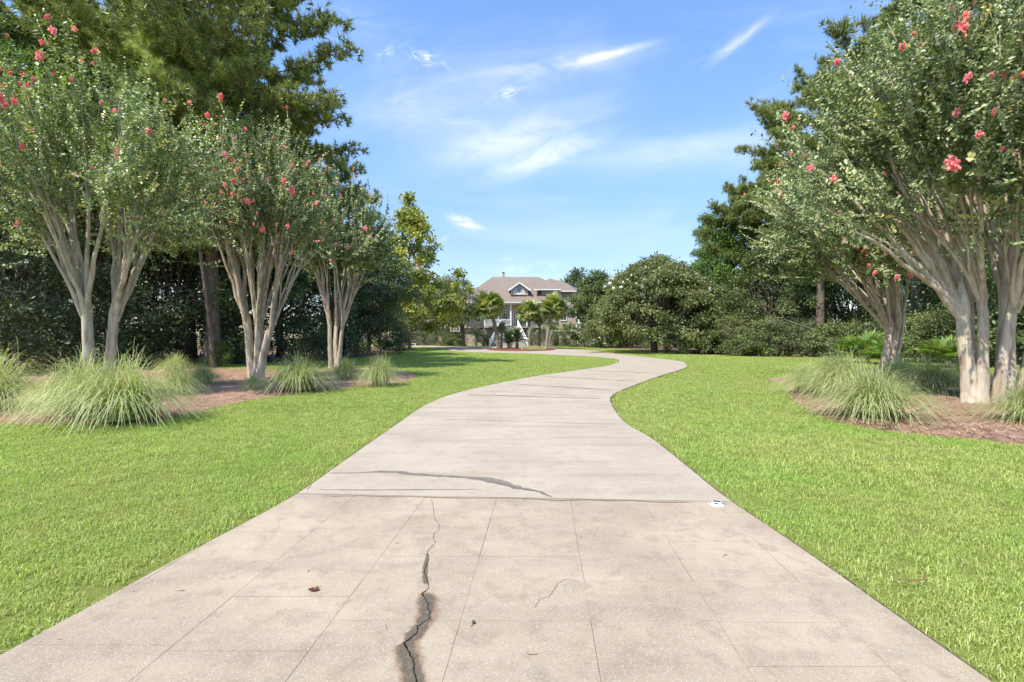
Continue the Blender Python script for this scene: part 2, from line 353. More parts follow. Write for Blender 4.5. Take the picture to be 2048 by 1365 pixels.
def sheet(name, poly, top, mat, depth=0.0, parent=None, bevel=0.0):
    """flat polygon following the ground (cut at the terrain rows), optional skirt down."""
    bm = bmesh.new(); vs = [bm.verts.new((p[0], p[1], 0)) for p in poly]
    f = bm.faces.new(vs); f.normal_update()
    if f.normal.z < 0: f.normal_flip()
    y0, y1 = min(p[1] for p in poly), max(p[1] for p in poly)
    if y1 > 48:
        for yy in YT[(YT > max(y0, 45)) & (YT < min(y1, 105))]:
            bmesh.ops.bisect_plane(bm, geom=bm.verts[:]+bm.edges[:]+bm.faces[:], dist=1e-5, plane_co=(0, yy, 0), plane_no=(0, 1, 0))
    bmesh.ops.triangulate(bm, faces=[f for f in bm.faces if len(f.verts) > 4])
    for v_ in bm.verts: v_.co.z = gz(v_.co.y)+top
    if depth:
        be = [e for e in bm.edges if e.is_boundary]
        if bevel:
            r = bmesh.ops.extrude_edge_only(bm, edges=be); nv = [g for g in r['geom'] if isinstance(g, bmesh.types.BMVert)]
            c = Vector((sum(p[0] for p in poly)/len(poly), sum(p[1] for p in poly)/len(poly), 0))
            for v_ in nv: v_.co.z -= bevel
            be = [e for e in bm.edges if e.is_boundary]
        r = bmesh.ops.extrude_edge_only(bm, edges=be)
        for v_ in [g for g in r['geom'] if isinstance(g, bmesh.types.BMVert)]: v_.co.z -= depth
    bmesh.ops.recalc_face_normals(bm, faces=bm.faces[:])
    me = bpy.data.meshes.new(name); bm.to_mesh(me); bm.free(); me.materials.append(mat)
    return link(name, me, parent)
# ground sheet
ys = np.concatenate([[-60], YT[(YT >= -30)], [900]]); xs = np.array([-700, -200, -60, -20, 0, 20, 60, 200, 700.])
gx, gy = np.meshgrid(xs, ys); Vg = np.stack([gx, gy, gz(gy)-.035], -1).reshape(-1, 3); nx = len(xs)
fi = np.array([(r*nx+c, r*nx+c+1, (r+1)*nx+c+1, (r+1)*nx+c) for r in range(len(ys)-1) for c in range(nx-1)])
tag(link('ground', fast_mesh('ground', Vg, fi, M['soil'])), kind='structure')

# beds and woodland floor
bedL = smooth_line([(-16, 9.6), at(-250, 838), at(0, 846), at(180, 846), at(300, 843), at(390, 823), at(480, 803), at(600, 785), at(700, 775), at(800, 764), at(835, 752), at(800, 741), at(700, 738), at(640, 741), at(560, 741), at(470, 738), at(380, 738), at(200, 738), (-26, 25), (-30, 16)], 5)
bedR = smooth_line([at(1580, 772), at(1577, 790), at(1600, 808), at(1642, 830), at(1690, 845), at(1750, 857), at(1850, 868), at(1950, 877), at(2060, 887), (9.5, 6.6), (13, 6.4), (17.5, 8.5), (20, 13), (20, 20), (17, 23), (13.5, 22), (10, 19)], 5)
woodL = np.array([(-110, 10), (-34, 17), at(0, 741), at(180, 735), at(380, 731), at(480, 727), at(600, 721), at(700, 717), at(790, 704), at(812, 699), at(835, 697), at(812, 694.5), at(700, 693.5), (-38, 110), (-120, 130)])
woodR = np.array([at(1150, 694), at(1230, 697.5), at(1310, 700.5), at(1380, 707), at(1450, 711), at(1560, 714), at(1700, 716), at(1800, 719), at(1900, 722), at(2048, 722), (44, 30), (60, 20), (110, 10), (120, 130), (14, 130)])
tag(sheet('woodland_floor', woodL, -.022, M['litter']), kind='structure')
tag(sheet('woodland_floor', woodR, -.022, M['litter']), kind='structure')
def bed(name, poly, h, mat):
    rr_ = np.random.RandomState(len(poly)); poly = [np.array(p)+rr_.normal(0, .045, 2) for p in poly]
    c = np.array(poly).mean(0); rings = [1, .985, .95, .88, .75, .55, .3]; V = []; rs = np.random.RandomState(3)
    n = len(poly)
    for i, t in enumerate(rings):
        for p in poly:
            q = c+(np.array(p)-c)*t; z = -.03+h*(1-t**5)+(rs.uniform(-.02, .02) if i > 1 else 0)
            V.append((q[0], q[1], gz(q[1])+z))
    V.append((c[0], c[1], gz(c[1])+h-.03)); F4 = []; F3 = []
    for r in range(len(rings)-1):
        for i in range(n): F4.append((r*n+i, r*n+(i+1) % n, (r+1)*n+(i+1) % n, (r+1)*n+i))
    r = len(rings)-1; F3 = [(r*n+i, r*n+(i+1) % n, len(V)-1) for i in range(n)]
    return tag(link(name, fast_mesh(name, V, [np.array(F4), np.array(F3)], mat, True)), kind='structure')
bed('mulch_bed', bedL, .10, M['mulch']); bed('mulch_bed', bedR, .10, M['mulch'])
isl_c = np.array([X(1042, 71.5), 71.5])
isl = [(isl_c[0]+5.3*math.cos(a)*(1+.03*math.sin(3*a)), isl_c[1]+6.6*math.sin(a)) for a in np.linspace(0, 2*PI, 36, endpoint=False)]
bed('mulch_island', isl, .25, M['red_mulch'])

# ------------------------------------------------------------------ driveway
drive = empty('driveway', (0, 0, 0), kind='structure')

def arc(line): return np.concatenate([[0], np.cumsum(np.hypot(*np.diff(line, axis=0).T))])
AL, AR = arc(LE), arc(RE)
def project(line, A, p):
    best = (1e9, 0)
    for i in range(len(line)-1):
        a, b = line[i], line[i+1]; d = b-a; L = d@d+1e-12; t = min(1, max(0, ((p-a)@d)/L))
        e = np.hypot(*(a+d*t-p)); best = min(best, (e, A[i]+t*math.sqrt(L)))
    return best[1]
def piece(line, A, s0, s1):
    pt = lambda s: np.array([np.interp(s, A, line[:, 0]), np.interp(s, A, line[:, 1])])
    return [pt(s0)]+[line[i] for i in range(len(line)) if s0+.02 < A[i] < s1-.02]+[pt(s1)]
joints = [((590,988),(1447,1004)), ((822,831),(1243,841)), ((912,788.5),(1220,797.5)), ((1000,766),(1238,781)), ((1072,752),(1290,763)), ((1165,740),(1335,747))]
sL = [project(LE, AL, np.array(at(*a))) for a, b in joints]+[AL[-1]]
sR = [project(RE, AR, np.array(at(*b))) for a, b in joints]+[AR[-1]]
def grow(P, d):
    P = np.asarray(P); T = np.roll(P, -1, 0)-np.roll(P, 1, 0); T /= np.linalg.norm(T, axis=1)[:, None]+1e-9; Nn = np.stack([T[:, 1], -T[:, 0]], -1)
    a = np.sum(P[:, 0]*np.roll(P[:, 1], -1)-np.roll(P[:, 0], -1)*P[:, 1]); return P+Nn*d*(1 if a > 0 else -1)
sh = sheet('joint_bed_shade_rim', grow(drive_poly, .045), -.024, M['joint'], parent=drive)  # joint filler; widened rim of dark soil paints the shadow line beside the turf
for i in range(len(joints)):
    g_ = .013
    poly = piece(LE, AL, sL[i]+g_, sL[i+1]-g_)+piece(RE, AR, sR[i]+g_, sR[i+1]-g_)[::-1]
    sheet('slab', poly, 0.0, M['concrete'], .10, drive)
fp = far_poly.copy()
sheet('slab', [(x, y) for x, y in fp], 0.0, M['concrete'], .10, drive)
# nearest slab: scored into panels; columns run with the drive, rows broken like ashlar
jl, jr = np.array(at(590, 988)), np.array(at(1447, 1004))
near_poly = piece(LE, AL, 0, sL[0]-.008)+piece(RE, AR, 0, sR[0]-.008)[::-1]
base_near = sheet('slab', near_poly, -.0045, M['groove'], .10, drive)
sk = .065; rs = np.random.RandomState(12)
def clip(poly, a, n):                               # keep the side with (p-a).n >= 0
    out = []
    for i in range(len(poly)):
        p, q = np.array(poly[i]), np.array(poly[(i+1) % len(poly)]); dp, dq = (p-a)@n, (q-a)@n
        if dp >= 0: out.append(p)
        if dp*dq < 0: out.append(p+(q-p)*dp/(dp-dq))
    return out
cols = [-20, -2.95, -2.2, -1.52, -.83, -.14, .56, 1.24, 1.9, 2.55, 20]; rot = -.02
rows_px = {4: [1056, 1113, 1193, 1241], 5: [1035, 1113.5, 1195, 1241.5], 6: [1035, 1113.5, 1163, 1241.5], 7: [1083, 1163, 1245], 3: [1064, 1158, 1193], 2: [1064, 1158, 1290]}
for ci in range(len(cols)-1):
    ys_ = [dist(p) for p in rows_px.get(ci, [1050+rs.uniform(0, 40), 1160+rs.uniform(0, 25), 1290])]
    y = ys_[-1]
    while y > -4: y -= rs.choice([.35, .5, .62, .75]); ys_.append(y)
    ys_ = [9.0]+ys_+[-9]
    for a, b in zip(ys_[:-1], ys_[1:]):
        g_ = rs.choice([.0004, .0010, .0020])
        P = list(near_poly)
        for xx, sg in ((cols[ci], 1), (cols[ci+1], -1)):
            P = clip(P, np.array([xx+sg*g_-sk*4.7*0+(-.0), 4.7]), sg*np.array([1, -sk])) if P else P
        for yy, sg in ((b, 1), (a, -1)):
            P = clip(P, np.array([0, yy+sg*g_]), sg*np.array([-rot*0, 1.0])) if P else P
        if len(P) > 2: sheet('scored_panel', P, rs.uniform(-.0006, .0006), M['concrete_near'], .004, drive)

# cracks, patched band, damp stain: thin skins lying on the concrete, soft edged by a stored falloff
def skinmat(name, c0, c1, opaque=.85, thr=(.1, .6), nscale=18, nz=.6):
    m, k, o = material(name); g = k.n('ShaderNodeNewGeometry'); a = k.n('ShaderNodeAttribute', attribute_name='tint')
    n1 = k.noise(g.outputs['Position'], nscale, 6, .7); n2 = k.noise(g.outputs['Position'], nscale*4, 4, .7)
    f = k.m('ADD', a.outputs['Fac'], k.m('MULTIPLY', k.m('SUBTRACT', k.m('ADD', k.m('MULTIPLY', n1, .6), k.m('MULTIPLY', n2, .4)), .5), nz*2.2))
    al = k.m('MULTIPLY', k.smooth(f, *thr), opaque)
    vo = k.n('ShaderNodeTexVoronoi'); k.l(g.outputs['Position'], vo.inputs['Vector']); vo.inputs['Scale'].default_value = 85
    sc_ = k.n('ShaderNodeSeparateColor'); k.l(vo.outputs['Color'], sc_.inputs[0])
    c = k.mix(k.smooth(n2, .3, .7), c0, c1); c = k.mix(k.m('MULTIPLY', k.m('GREATER_THAN', sc_.outputs[0], .9), .12), c, (.55, .5, .42))
    b = principled(k, None, c, .7, .3); t = k.n('ShaderNodeBsdfTransparent'); mx = k.n('ShaderNodeMixShader')
    k.l(al, mx.inputs[0]); k.l(t.outputs[0], mx.inputs[1]); k.l(b.outputs[0], mx.inputs[2]); k.l(mx.outputs[0], o.inputs[0]); return m
M['damp'] = skinmat('damp_stain', (.10, .082, .055), (.17, .14, .10), .85, (.25, .95), 26, .9)
M['rust'] = skinmat('rusty_halo', (.30, .17, .08), (.34, .22, .13), .5, (.25, .9))
M['patch'] = skinmat('patched_crack', (.17, .145, .11), (.27, .235, .19), .8, (.15, .5), 12)
M['crack'] = plain('crack_dark', (.02, .015, .012), .95, .05, .3, 10)
M['edge_stain'] = skinmat('joint_stain', (.20, .125, .08), (.26, .18, .125), .65, (.2, .9), 8)
def c8(u_, v_): return (540+.4883*u_, 880+.4883*v_)
def ribbon(name, pts, widths, mat, z, jitter=0.0, soft=True, seed=1, sub=1):
    P = np.array([at(*p) for p in pts]); wd = np.array(widths, float) if np.ndim(widths) else np.full(len(P), float(widths))
    r = np.random.RandomState(seed)
    if sub > 1:
        t = np.arange(len(P)); tt = np.linspace(0, len(P)-1, (len(P)-1)*sub+1)
        P = np.stack([np.interp(tt, t, P[:, 0]), np.interp(tt, t, P[:, 1])], -1); wd = np.interp(tt, t, wd)
        P = P+r.normal(0, jitter, P.shape); wd = wd*r.uniform(.6, 1.35, len(wd))
    T = np.gradient(P, axis=0); T /= np.linalg.norm(T, axis=1)[:, None]; Nn = np.stack([-T[:, 1], T[:, 0]], -1)
    offs = [-1, -.45, 0, .45, 1] if soft else [-1, 1]; tv = [0, .75, 1, .75, 0] if soft else [1, 1]
    V = []; Tn = []; n = len(offs)
    for i in range(len(P)):
        for o_, t_ in zip(offs, tv):
            q = P[i]+Nn[i]*o_*wd[i]/2; V.append((q[0], q[1], z)); Tn.append(t_ if 0 < i < len(P)-1 or not soft else 0)
    F = [(i*n+j, i*n+j+1, (i+1)*n+j+1, (i+1)*n+j) for i in range(len(P)-1) for j in range(n-1)]
    return link(name, fast_mesh(name, V, np.array(F), mat, False, Tn), drive)
crk = [(660,245),(668,270),(672,320),(695,350),(690,375),(670,385),(668,410),(680,418),(645,460),(652,490),(630,540),(648,590),(650,610),(622,632),(635,650),(650,680),(645,690),(655,705),(650,735),(605,765),(600,795),(548,835),(565,865),(585,900),(590,960),(598,990),(604,1040),(598,1100)]
wc = [.002,.002,.002,.003,.002,.003,.002,.002,.003,.004,.003,.004,.003,.009,.004,.004,.005,.004,.004,.005,.006,.009,.006,.006,.006,.007,.006,.005]
ribbon('crack', [c8(*p) for p in crk], wc, M['crack'], .0035, .0022, False, 3, 5)
ribbon('stain', [c8(*p) for p in [(645,455),(636,520),(634,560),(642,600)]], [.03, .06, .075, .03], M['damp'], .0018, 0, True, 2, 3)
ribbon('stain', [c8(*p) for p in [(640,625),(642,660),(640,720),(612,770),(575,820),(552,860),(572,910),(585,980),(600,1060),(600,1120)]], [.10, .125, .125, .14, .14, .13, .125, .12, .13, .12], M['damp'], .0018, 0, True, 4, 3)
ribbon('stain', [c8(*p) for p in [(640,610),(646,660),(646,720),(620,770),(585,820),(560,860),(572,910),(585,980),(600,1060)]], [.15, .18, .18, .20, .20, .19, .18, .17, .17], M['rust'], .0012, 0, True, 5, 2)
band = [(235,137),(330,136),(450,131),(520,132),(580,141),(700,148),(760,151),(880,161),(950,176),(1010,196),(1070,206),(1110,214),(1150,236)]
ribbon('patched_crack', [c8(*p) for p in band], [.04,.05,.10,.10,.14,.10,.10,.16,.17,.14,.07,.06,.03], M['patch'], .0016, .004, True, 6, 3)
ribbon('crack', [c8(*p) for p in [(440,131),(520,134),(600,145),(760,153),(880,164),(960,185),(1020,203),(1080,208),(1125,222),(1155,238)]], [.002,.003,.002,.003,.003,.006,.006,.009,.008,.004], M['crack'], .0033, .004, False, 7, 5)
ribbon('crack', [c8(*p) for p in [(150,172),(168,190),(150,206)]], .004, M['crack'], .0033, .004, False, 8, 4)
ribbon('patched_crack', [c8(*p) for p in [(190,205),(400,206),(620,205),(760,204),(860,203)]], [.02,.035,.035,.03,.02], M['patch'], .0014, .003, True, 9, 4)
ribbon('crack', [c8(*p) for p in [(200,205),(400,206),(620,205),(860,203)]], .0025, M['crack'], .003, .003, False, 10, 6)
for s_ in range(5):                                 # rusty staining along the joints
    a, b = joints[s_+1] if s_ else joints[0]
    ribbon('stain', [(a[0]+(b[0]-a[0])*t+0, a[1]+(b[1]-a[1])*t+(2 if s_ == 0 else .6)) for t in np.linspace(.04, .96, 9)], (.05 if s_ == 0 else .16+.05*s_), M['edge_stain'], .0009, .01, True, 20+s_, 2)
ribbon('stain', [(860+x*.2637, 690+y*.2637) for x, y in [(0,562),(500,575),(1000,592),(1500,606)]], .06, M['edge_stain'], .0009, .005, True, 31, 3)
ribbon('stain', [(860+x*.2637, 690+y*.2637) for x, y in [(340,345),(800,368),(1100,388),(1350,395)]], .08, M['edge_stain'], .0009, .005, True, 32, 3)
# spalled chip outline and random dirt marks
ribbon('crack', [c8(*p) for p in [(1265,580),(1205,574),(1180,588),(1165,615),(1140,645),(1105,655),(1085,690)]], .004, M['patch'], .0030, .003, False, 33, 4)

# ------------------------------------------------------------------ foliage generators
def unit(a): return a/(np.linalg.norm(a, axis=-1, keepdims=True)+1e-9)
def leafquads(P, D, up, L, Wd, r):
    """diamond leaves: P base, D direction, up approximate face normal."""
    n = len(P); D = unit(D); Sd = unit(np.cross(D, up)); Nn = np.cross(Sd, D)
    L = np.broadcast_to(L, (n,))[:, None]; Wd = np.broadcast_to(Wd, (n,))[:, None]
    mid = P+D*L*.45+Nn*L*.06
    V = np.stack([P, mid+Sd*Wd/2, P+D*L-Nn*L*.03, mid-Sd*Wd/2], 1).reshape(-1, 3)
    return V, np.arange(n*4).reshape(n, 4)
def bez(a, b, c, n): t = np.linspace(0, 1, n)[:, None]; return a*(1-t)**2+2*b*t*(1-t)+c*t*t
def prof(kind, u):
    if kind == 'round': return np.sqrt(np.clip(1-(2*u-1)**2, .02, 1))
    if kind == 'dome': return np.sqrt(np.clip(1-(1.25*u-.25)**2, .02, 1))
    if kind == 'cone': return np.clip((1-u), .03, 1)**.58*np.clip(u*6+.35, 0, 1)
    if kind == 'column': return np.clip(1-u, .02, 1)**.45*np.clip(u*5+.4, 0, 1)
    if kind == 'vase': return np.clip(.58+.7*u, 0, 1)*np.sqrt(np.clip(1-np.clip((u-.45)/.55, 0, 1)**2, .03, 1))
def tips_in(r, n, kind, R, z0, z1, c=(0, 0), lump=.22, shell=.5):
    u_ = r.beta(1.3, 1.05, n) if kind != 'cone' else r.beta(1.0, 1.4, n); az = r.uniform(0, 2*PI, n); k1, k2, k3 = r.uniform(0, 6, 3)
    lm = 1+lump*(np.sin(2*az+k1+u_*4)+np.sin(3*az+k2-u_*7)+np.sin(5*az+k3+u_*9))/2
    rr = R*prof(kind, u_)*lm*r.uniform(shell**2, 1, n)**.5
    top = 1+lump*.35*np.sin(2*az+k2)
    return np.stack([c[0]+rr*np.cos(az), c[1]+rr*np.sin(az), z0+(z1-z0)*u_*top], -1)
def branches(g, r, Fk, tips, nprim, r0, upw=.5, bow=.25, sides=6, rt=.012, wob=.0175, cv_=0.0, stag=0.0):
    Fk = np.array(Fk, float); az = np.arctan2(tips[:, 1]-Fk[1], tips[:, 0]-Fk[0])+r.normal(0, .25, len(tips))
    order = np.argsort(az); out = []
    for grp in np.array_split(order, nprim):
        if not len(grp): continue
        T = tips[grp]; E = Fk+.66*(T.mean(0)-Fk); d = E-Fk
        Fs = Fk+np.append(unit(d)[:2]*stag*.45, r.uniform(-1.5, .6)*stag); d = E-Fs
        ctrl = Fs+d*np.array([.62-cv_, .62-cv_, .38+cv_]); ctrl[:2] += d[:2]*bow*.5
        pp = bez(Fs, ctrl, E, 8)+np.vstack([np.zeros(3), r.normal(0, wob*np.linalg.norm(d), (7, 3))])
        rp = np.interp(np.arange(8), [0, 1, 7], [r0*1.25, r0, r0*.42])*r.uniform(.75, 1.2); g.tube(pp, rp, sides+1, .06, 3)
        for t in T:
            k = r.uniform(.3, 1)*7; i = int(min(k, 6)); f = k-i; s = pp[i]*(1-f)+pp[i+1]*f; rs_ = rp[i]*.6
            tg = unit(pp[i+1]-pp[i]); L = np.linalg.norm(t-s)
            c_ = s+tg*L*.35+np.array([0, 0, L*.12*upw]); q = bez(s, c_, t, 7)
            q[1:-1] += r.normal(0, .015*L, (5, 3)); g.tube(q, np.linspace(rs_, rt, 7), sides-1 if sides > 4 else 4); out.append(q)
    return out
def spray_leaves(r, paths, n, center, L=(.5, 1.2), nleaf=36, lsize=(.06, .038), tmin=.3, up=.5, outw=.5, zmin=None, jit=.2):
    """wands: shoots with paired leaves along them."""
    pi = r.randint(0, len(paths), n); t = r.uniform(tmin, 1, n)**.8*6; i = np.minimum(t.astype(int), 5); f = (t-i)[:, None]
    PA = np.stack([p for p in paths]); B = PA[pi, i]*(1-f)+PA[pi, i+1]*f; tg = unit(PA[pi, i+1]-PA[pi, i])
    if zmin is not None: k = B[:, 2] > zmin+r.uniform(-.4, .6, n); B, tg = B[k], tg[k]; n = len(B)
    rad = B-np.array(center); D = unit(tg*.6+unit(rad)*outw+np.array([0, 0, up])+r.normal(0, .38, (n, 3)))
    B = B+r.normal(0, jit, (n, 3))*.5; Ls = r.uniform(*L, n)
    s = np.linspace(.08, 1, nleaf)[None, :, None]; bend = r.normal(0, .12, (n, 1, 3))
    P = B[:, None]+D[:, None]*Ls[:, None, None]*s+bend*Ls[:, None, None]*s*s
    side = unit(np.cross(D, r.normal(0, 1, (n, 3))))[:, None]; alt = np.where(np.arange(nleaf) % 2, 1, -1)[None, :, None]
    LD = unit(side*alt+D[:, None]*.55+r.normal(0, .35, P.shape)); nl = n*nleaf
    upv = unit(r.normal(0, .55, (nl, 3))+np.array([-.25, -.5, .8])+np.repeat(unit(rad), nleaf, 0)*.25)
    sz = r.uniform(.7, 1.25, nl)
    V, F = leafquads(P.reshape(-1, 3), LD.reshape(-1, 3), upv, lsize[0]*sz, lsize[1]*sz, r)
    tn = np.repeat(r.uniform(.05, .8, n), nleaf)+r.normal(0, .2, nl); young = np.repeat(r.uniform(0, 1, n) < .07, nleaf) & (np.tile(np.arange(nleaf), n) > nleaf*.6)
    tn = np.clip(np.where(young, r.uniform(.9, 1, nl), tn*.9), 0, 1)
    return V, F, np.repeat(tn, 4), B+D*Ls[:, None]
def clump_leaves(r, tips, per, sig, lsize, center, flat=.6, upb=.7, droop=0.0):
    n = len(tips)*per; C0 = np.repeat(tips, per, 0); sg = np.repeat(r.uniform(.65, 1.3, len(tips)), per)[:, None]
    off = r.normal(0, 1, (n, 3)); off = unit(off)*np.abs(r.normal(.75, .35, (n, 1)))*sig*sg*np.array([1, 1, flat])
    P = C0+off; D = unit(off)*.7+r.normal(0, .6, (n, 3))+np.array([0, 0, -droop])
    upv = unit(r.normal(0, .6, (n, 3))+np.array([0, 0, upb])+unit(P-np.array(center))*.5); sz = r.uniform(.65, 1.3, n)
    V, F = leafquads(P, D, upv, lsize[0]*sz, lsize[1]*sz, r)
    tn = np.clip(np.repeat(r.uniform(.15, .7, len(tips)), per)+r.normal(0, .16, n), 0, 1)
    return V, F, np.repeat(tn, 4)

def flower_mesh(name, seed, mat, R=.13, n=2, elong=1.4, ls=.05):
    r = np.random.RandomState(seed); bm = bmesh.new(); bmesh.ops.create_icosphere(bm, subdivisions=4, radius=1)
    k = r.normal(0, 1, (26, 3)); k /= np.linalg.norm(k, axis=1)[:, None]; a = r.uniform(.25, .6, 26); tn = []
    for v_ in bm.verts:
        p = np.array(v_.co); d = 1-k@p; b = (a*np.exp(-(d/.045)**1.3)).max(); f = R*(.50+b+r.uniform(-.12, .12)); v_.co = Vector(p*f*np.array([1, 1, elong])); tn.append(min(1, .15+b*1.1+r.uniform(-.2, .2)))
    me = bpy.data.meshes.new(name); bm.to_mesh(me); bm.free(); me.materials.append(mat); at_ = me.attributes.new('tint', 'FLOAT', 'POINT'); at_.data.foreach_set('value', np.array(tn, np.float32)); return me
FL = [flower_mesh('flower_cluster', 50+i, M['flower'], .10+.03*i, 2, 1.1+.2*i) for i in range(3)]
WF = [flower_mesh('flower_cluster', 60+i, M['white_flower'], .17, 2, 1.1) for i in range(2)]

def myrtle(seed, loc, label, trunks, R, z0, z1, c, nt, nspray, nflow, lsz=(.065, .042), zl=3.6, extra=()):
    r = np.random.RandomState(seed); t = empty('crape_myrtle', loc, 0, label, 'tree', 'crape myrtles in the mulch beds')
    tips = tips_in(r, nt, 'vase', R, z0, z1, c, .2, .55); tips = np.vstack([tips]+[np.array([e]) for e in extra])
    fk = np.array([f for _, f, _, _ in trunks]); own = np.argmin(np.linalg.norm(tips[:, None, :2]-c_off(fk, c)[None, :, :2], axis=2)+r.uniform(0, .8, (len(tips), len(fk))), 1)
    paths = []; gb = G()
    for i, (b, f, rad, nf) in enumerate(trunks):
        g = G(); b = np.array(b, float); f = np.array(f, float)
        mid = (b+f)/2+np.array([r.normal(0, .04), r.normal(0, .04), 0])
        pp = bez(b, mid, f, 14); pp[1:-1] += r.normal(0, .008, (12, 3))
        rr = rad*np.interp(np.linspace(0, 1, 14), [0, .05, .15, .5, .85, 1], [1.55, 1.22, 1.05, .88, .80, .80])
        top_ = unit(f-mid); pp = np.vstack([pp, f+top_*.18, f+top_*.40, f+top_*.7+np.append(r.normal(0, .04, 2), 0)]); rr = np.append(rr, [rad*.62, rad*.40, rad*.16]); g.tube(pp, rr, 16, .12, 3, ph=r.uniform(0, 6)); 
        link('trunk', g.mesh('trunk', M['myrtle_bark'], True), t)
        mine = tips[own == i]
        if len(mine): paths += branches(gb, r, f-(0, 0, .12), mine, nf+4, rad*.42, .8, .0, 7, .006, .007, .17, rad*1.1)
    link('branches', gb.mesh('branches', M['myrtle_bark'], True), t)
    cen = (c[0], c[1], z0+(z1-z0)*.2)
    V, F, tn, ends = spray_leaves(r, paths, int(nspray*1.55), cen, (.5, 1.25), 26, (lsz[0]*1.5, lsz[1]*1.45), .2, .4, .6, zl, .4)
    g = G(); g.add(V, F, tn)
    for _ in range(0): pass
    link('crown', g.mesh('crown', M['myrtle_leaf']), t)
    # pink panicles on the outer shoots
    q_ = (ends-np.array([c[0], c[1], z0+(z1-z0)*.45]))/np.array([R, R, (z1-z0)*.62]); sc = np.linalg.norm(q_, axis=1)+.15*q_[:, 2]-1.1*q_[:, 1]+r.uniform(0, 2.2, len(ends)); nflow = int(nflow*2.6)
    for j in np.argsort(-sc)[:nflow]:
        link('flower_cluster', FL[r.randint(3)], t, ends[j], (r.uniform(-.6, .6), r.uniform(-.6, .6), r.uniform(0, 6)), r.uniform(.26, .62)*(1 if j % 8 else 1.6))
    return t
def c_off(fk, c):
    m = fk.mean(0); o = fk.copy(); o[:, :2] = (fk[:, :2]-m[:2])*4+np.array(c); return o

def broad(name, label, loc, H_, R, kind='round', z0=.25, mat='dark_leaf', bark_='dark_bark', seed=1, nt=60, per=150, sig=.9, lsize=(.22, .13), trunk_r=.22, c=(0, 0), cat='tree', group=None, nprim=7, fork=.3, flat=.65, shell=.5, lump=.22, leaners=1, droop=.2):
    r = np.random.RandomState(seed); t = empty(name, loc, 0, label, cat, group)
    zb = H_*z0; tips = tips_in(r, nt, kind, R*.88, zb, H_*.95, c, lump, shell); g = G(); fz = max(.3, H_*fork)
    f = np.array([c[0]*.3+r.normal(0, .1), r.normal(0, .1), fz]); pp = bez(np.array([0, 0, -.15]), np.array([0, 0, fz*.5])+r.normal(0, .08, 3), f, 7)
    rr = trunk_r*np.interp(np.linspace(0, 1, 7), [0, .15, 1], [1.5, 1.05, .8]); g.tube(pp, rr, 10, .06, 3)
    if kind in ('cone', 'column'):
        lead = bez(f, (f+np.array([c[0], c[1], H_]))/2, np.array([c[0], c[1], H_*.97]), 7); g.tube(lead, np.linspace(trunk_r*.8, .02, 7), 7)
        k = np.clip(((tips[:, 2]-fz)/(H_-fz)-.08)*6, 0, 5.9); 
        for q, kk in zip(tips, k):
            s = lead[int(kk)]*(1-kk+int(kk))+lead[int(kk)+1]*(kk-int(kk)); g.tube(bez(s, (s+q)/2+(0, 0, .2), q, 4), np.linspace(trunk_r*.22, .012, 4), 4)
        link('trunk', g.mesh('trunk', M[bark_], True), t)
        tips = np.vstack([tips, np.array([[c[0], c[1], H_*.95], [c[0]+.1, c[1], H_*.88]])])
    else:
        link('trunk', g.mesh('trunk', M[bark_], True), t); g2 = G()
        branches(g2, r, f, tips, nprim, trunk_r*.62, .5, .3, 5, .015); link('branches', g2.mesh('branches', M[bark_], True), t)
    cen = (c[0], c[1], zb+(H_-zb)*.4); V, F, tn = clump_leaves(r, tips, per, sig, lsize, cen, flat, .7, droop)
    g3 = G(); g3.add(V, F, tn); link('crown', g3.mesh('crown', M[mat]), t); return t
def retree(src, loc, label, scale, rz, name=None):
    o = src.copy(); C.objects.link(o); o.location = loc; o.scale = scale if not isinstance(scale, (int, float)) else (scale,)*3; o.rotation_euler = (0, 0, rz)
    if name: o.name = name
    o['label'] = label
    for ch in list(src.children):
        c = ch.copy(); C.objects.link(c); c.parent = o
    return o

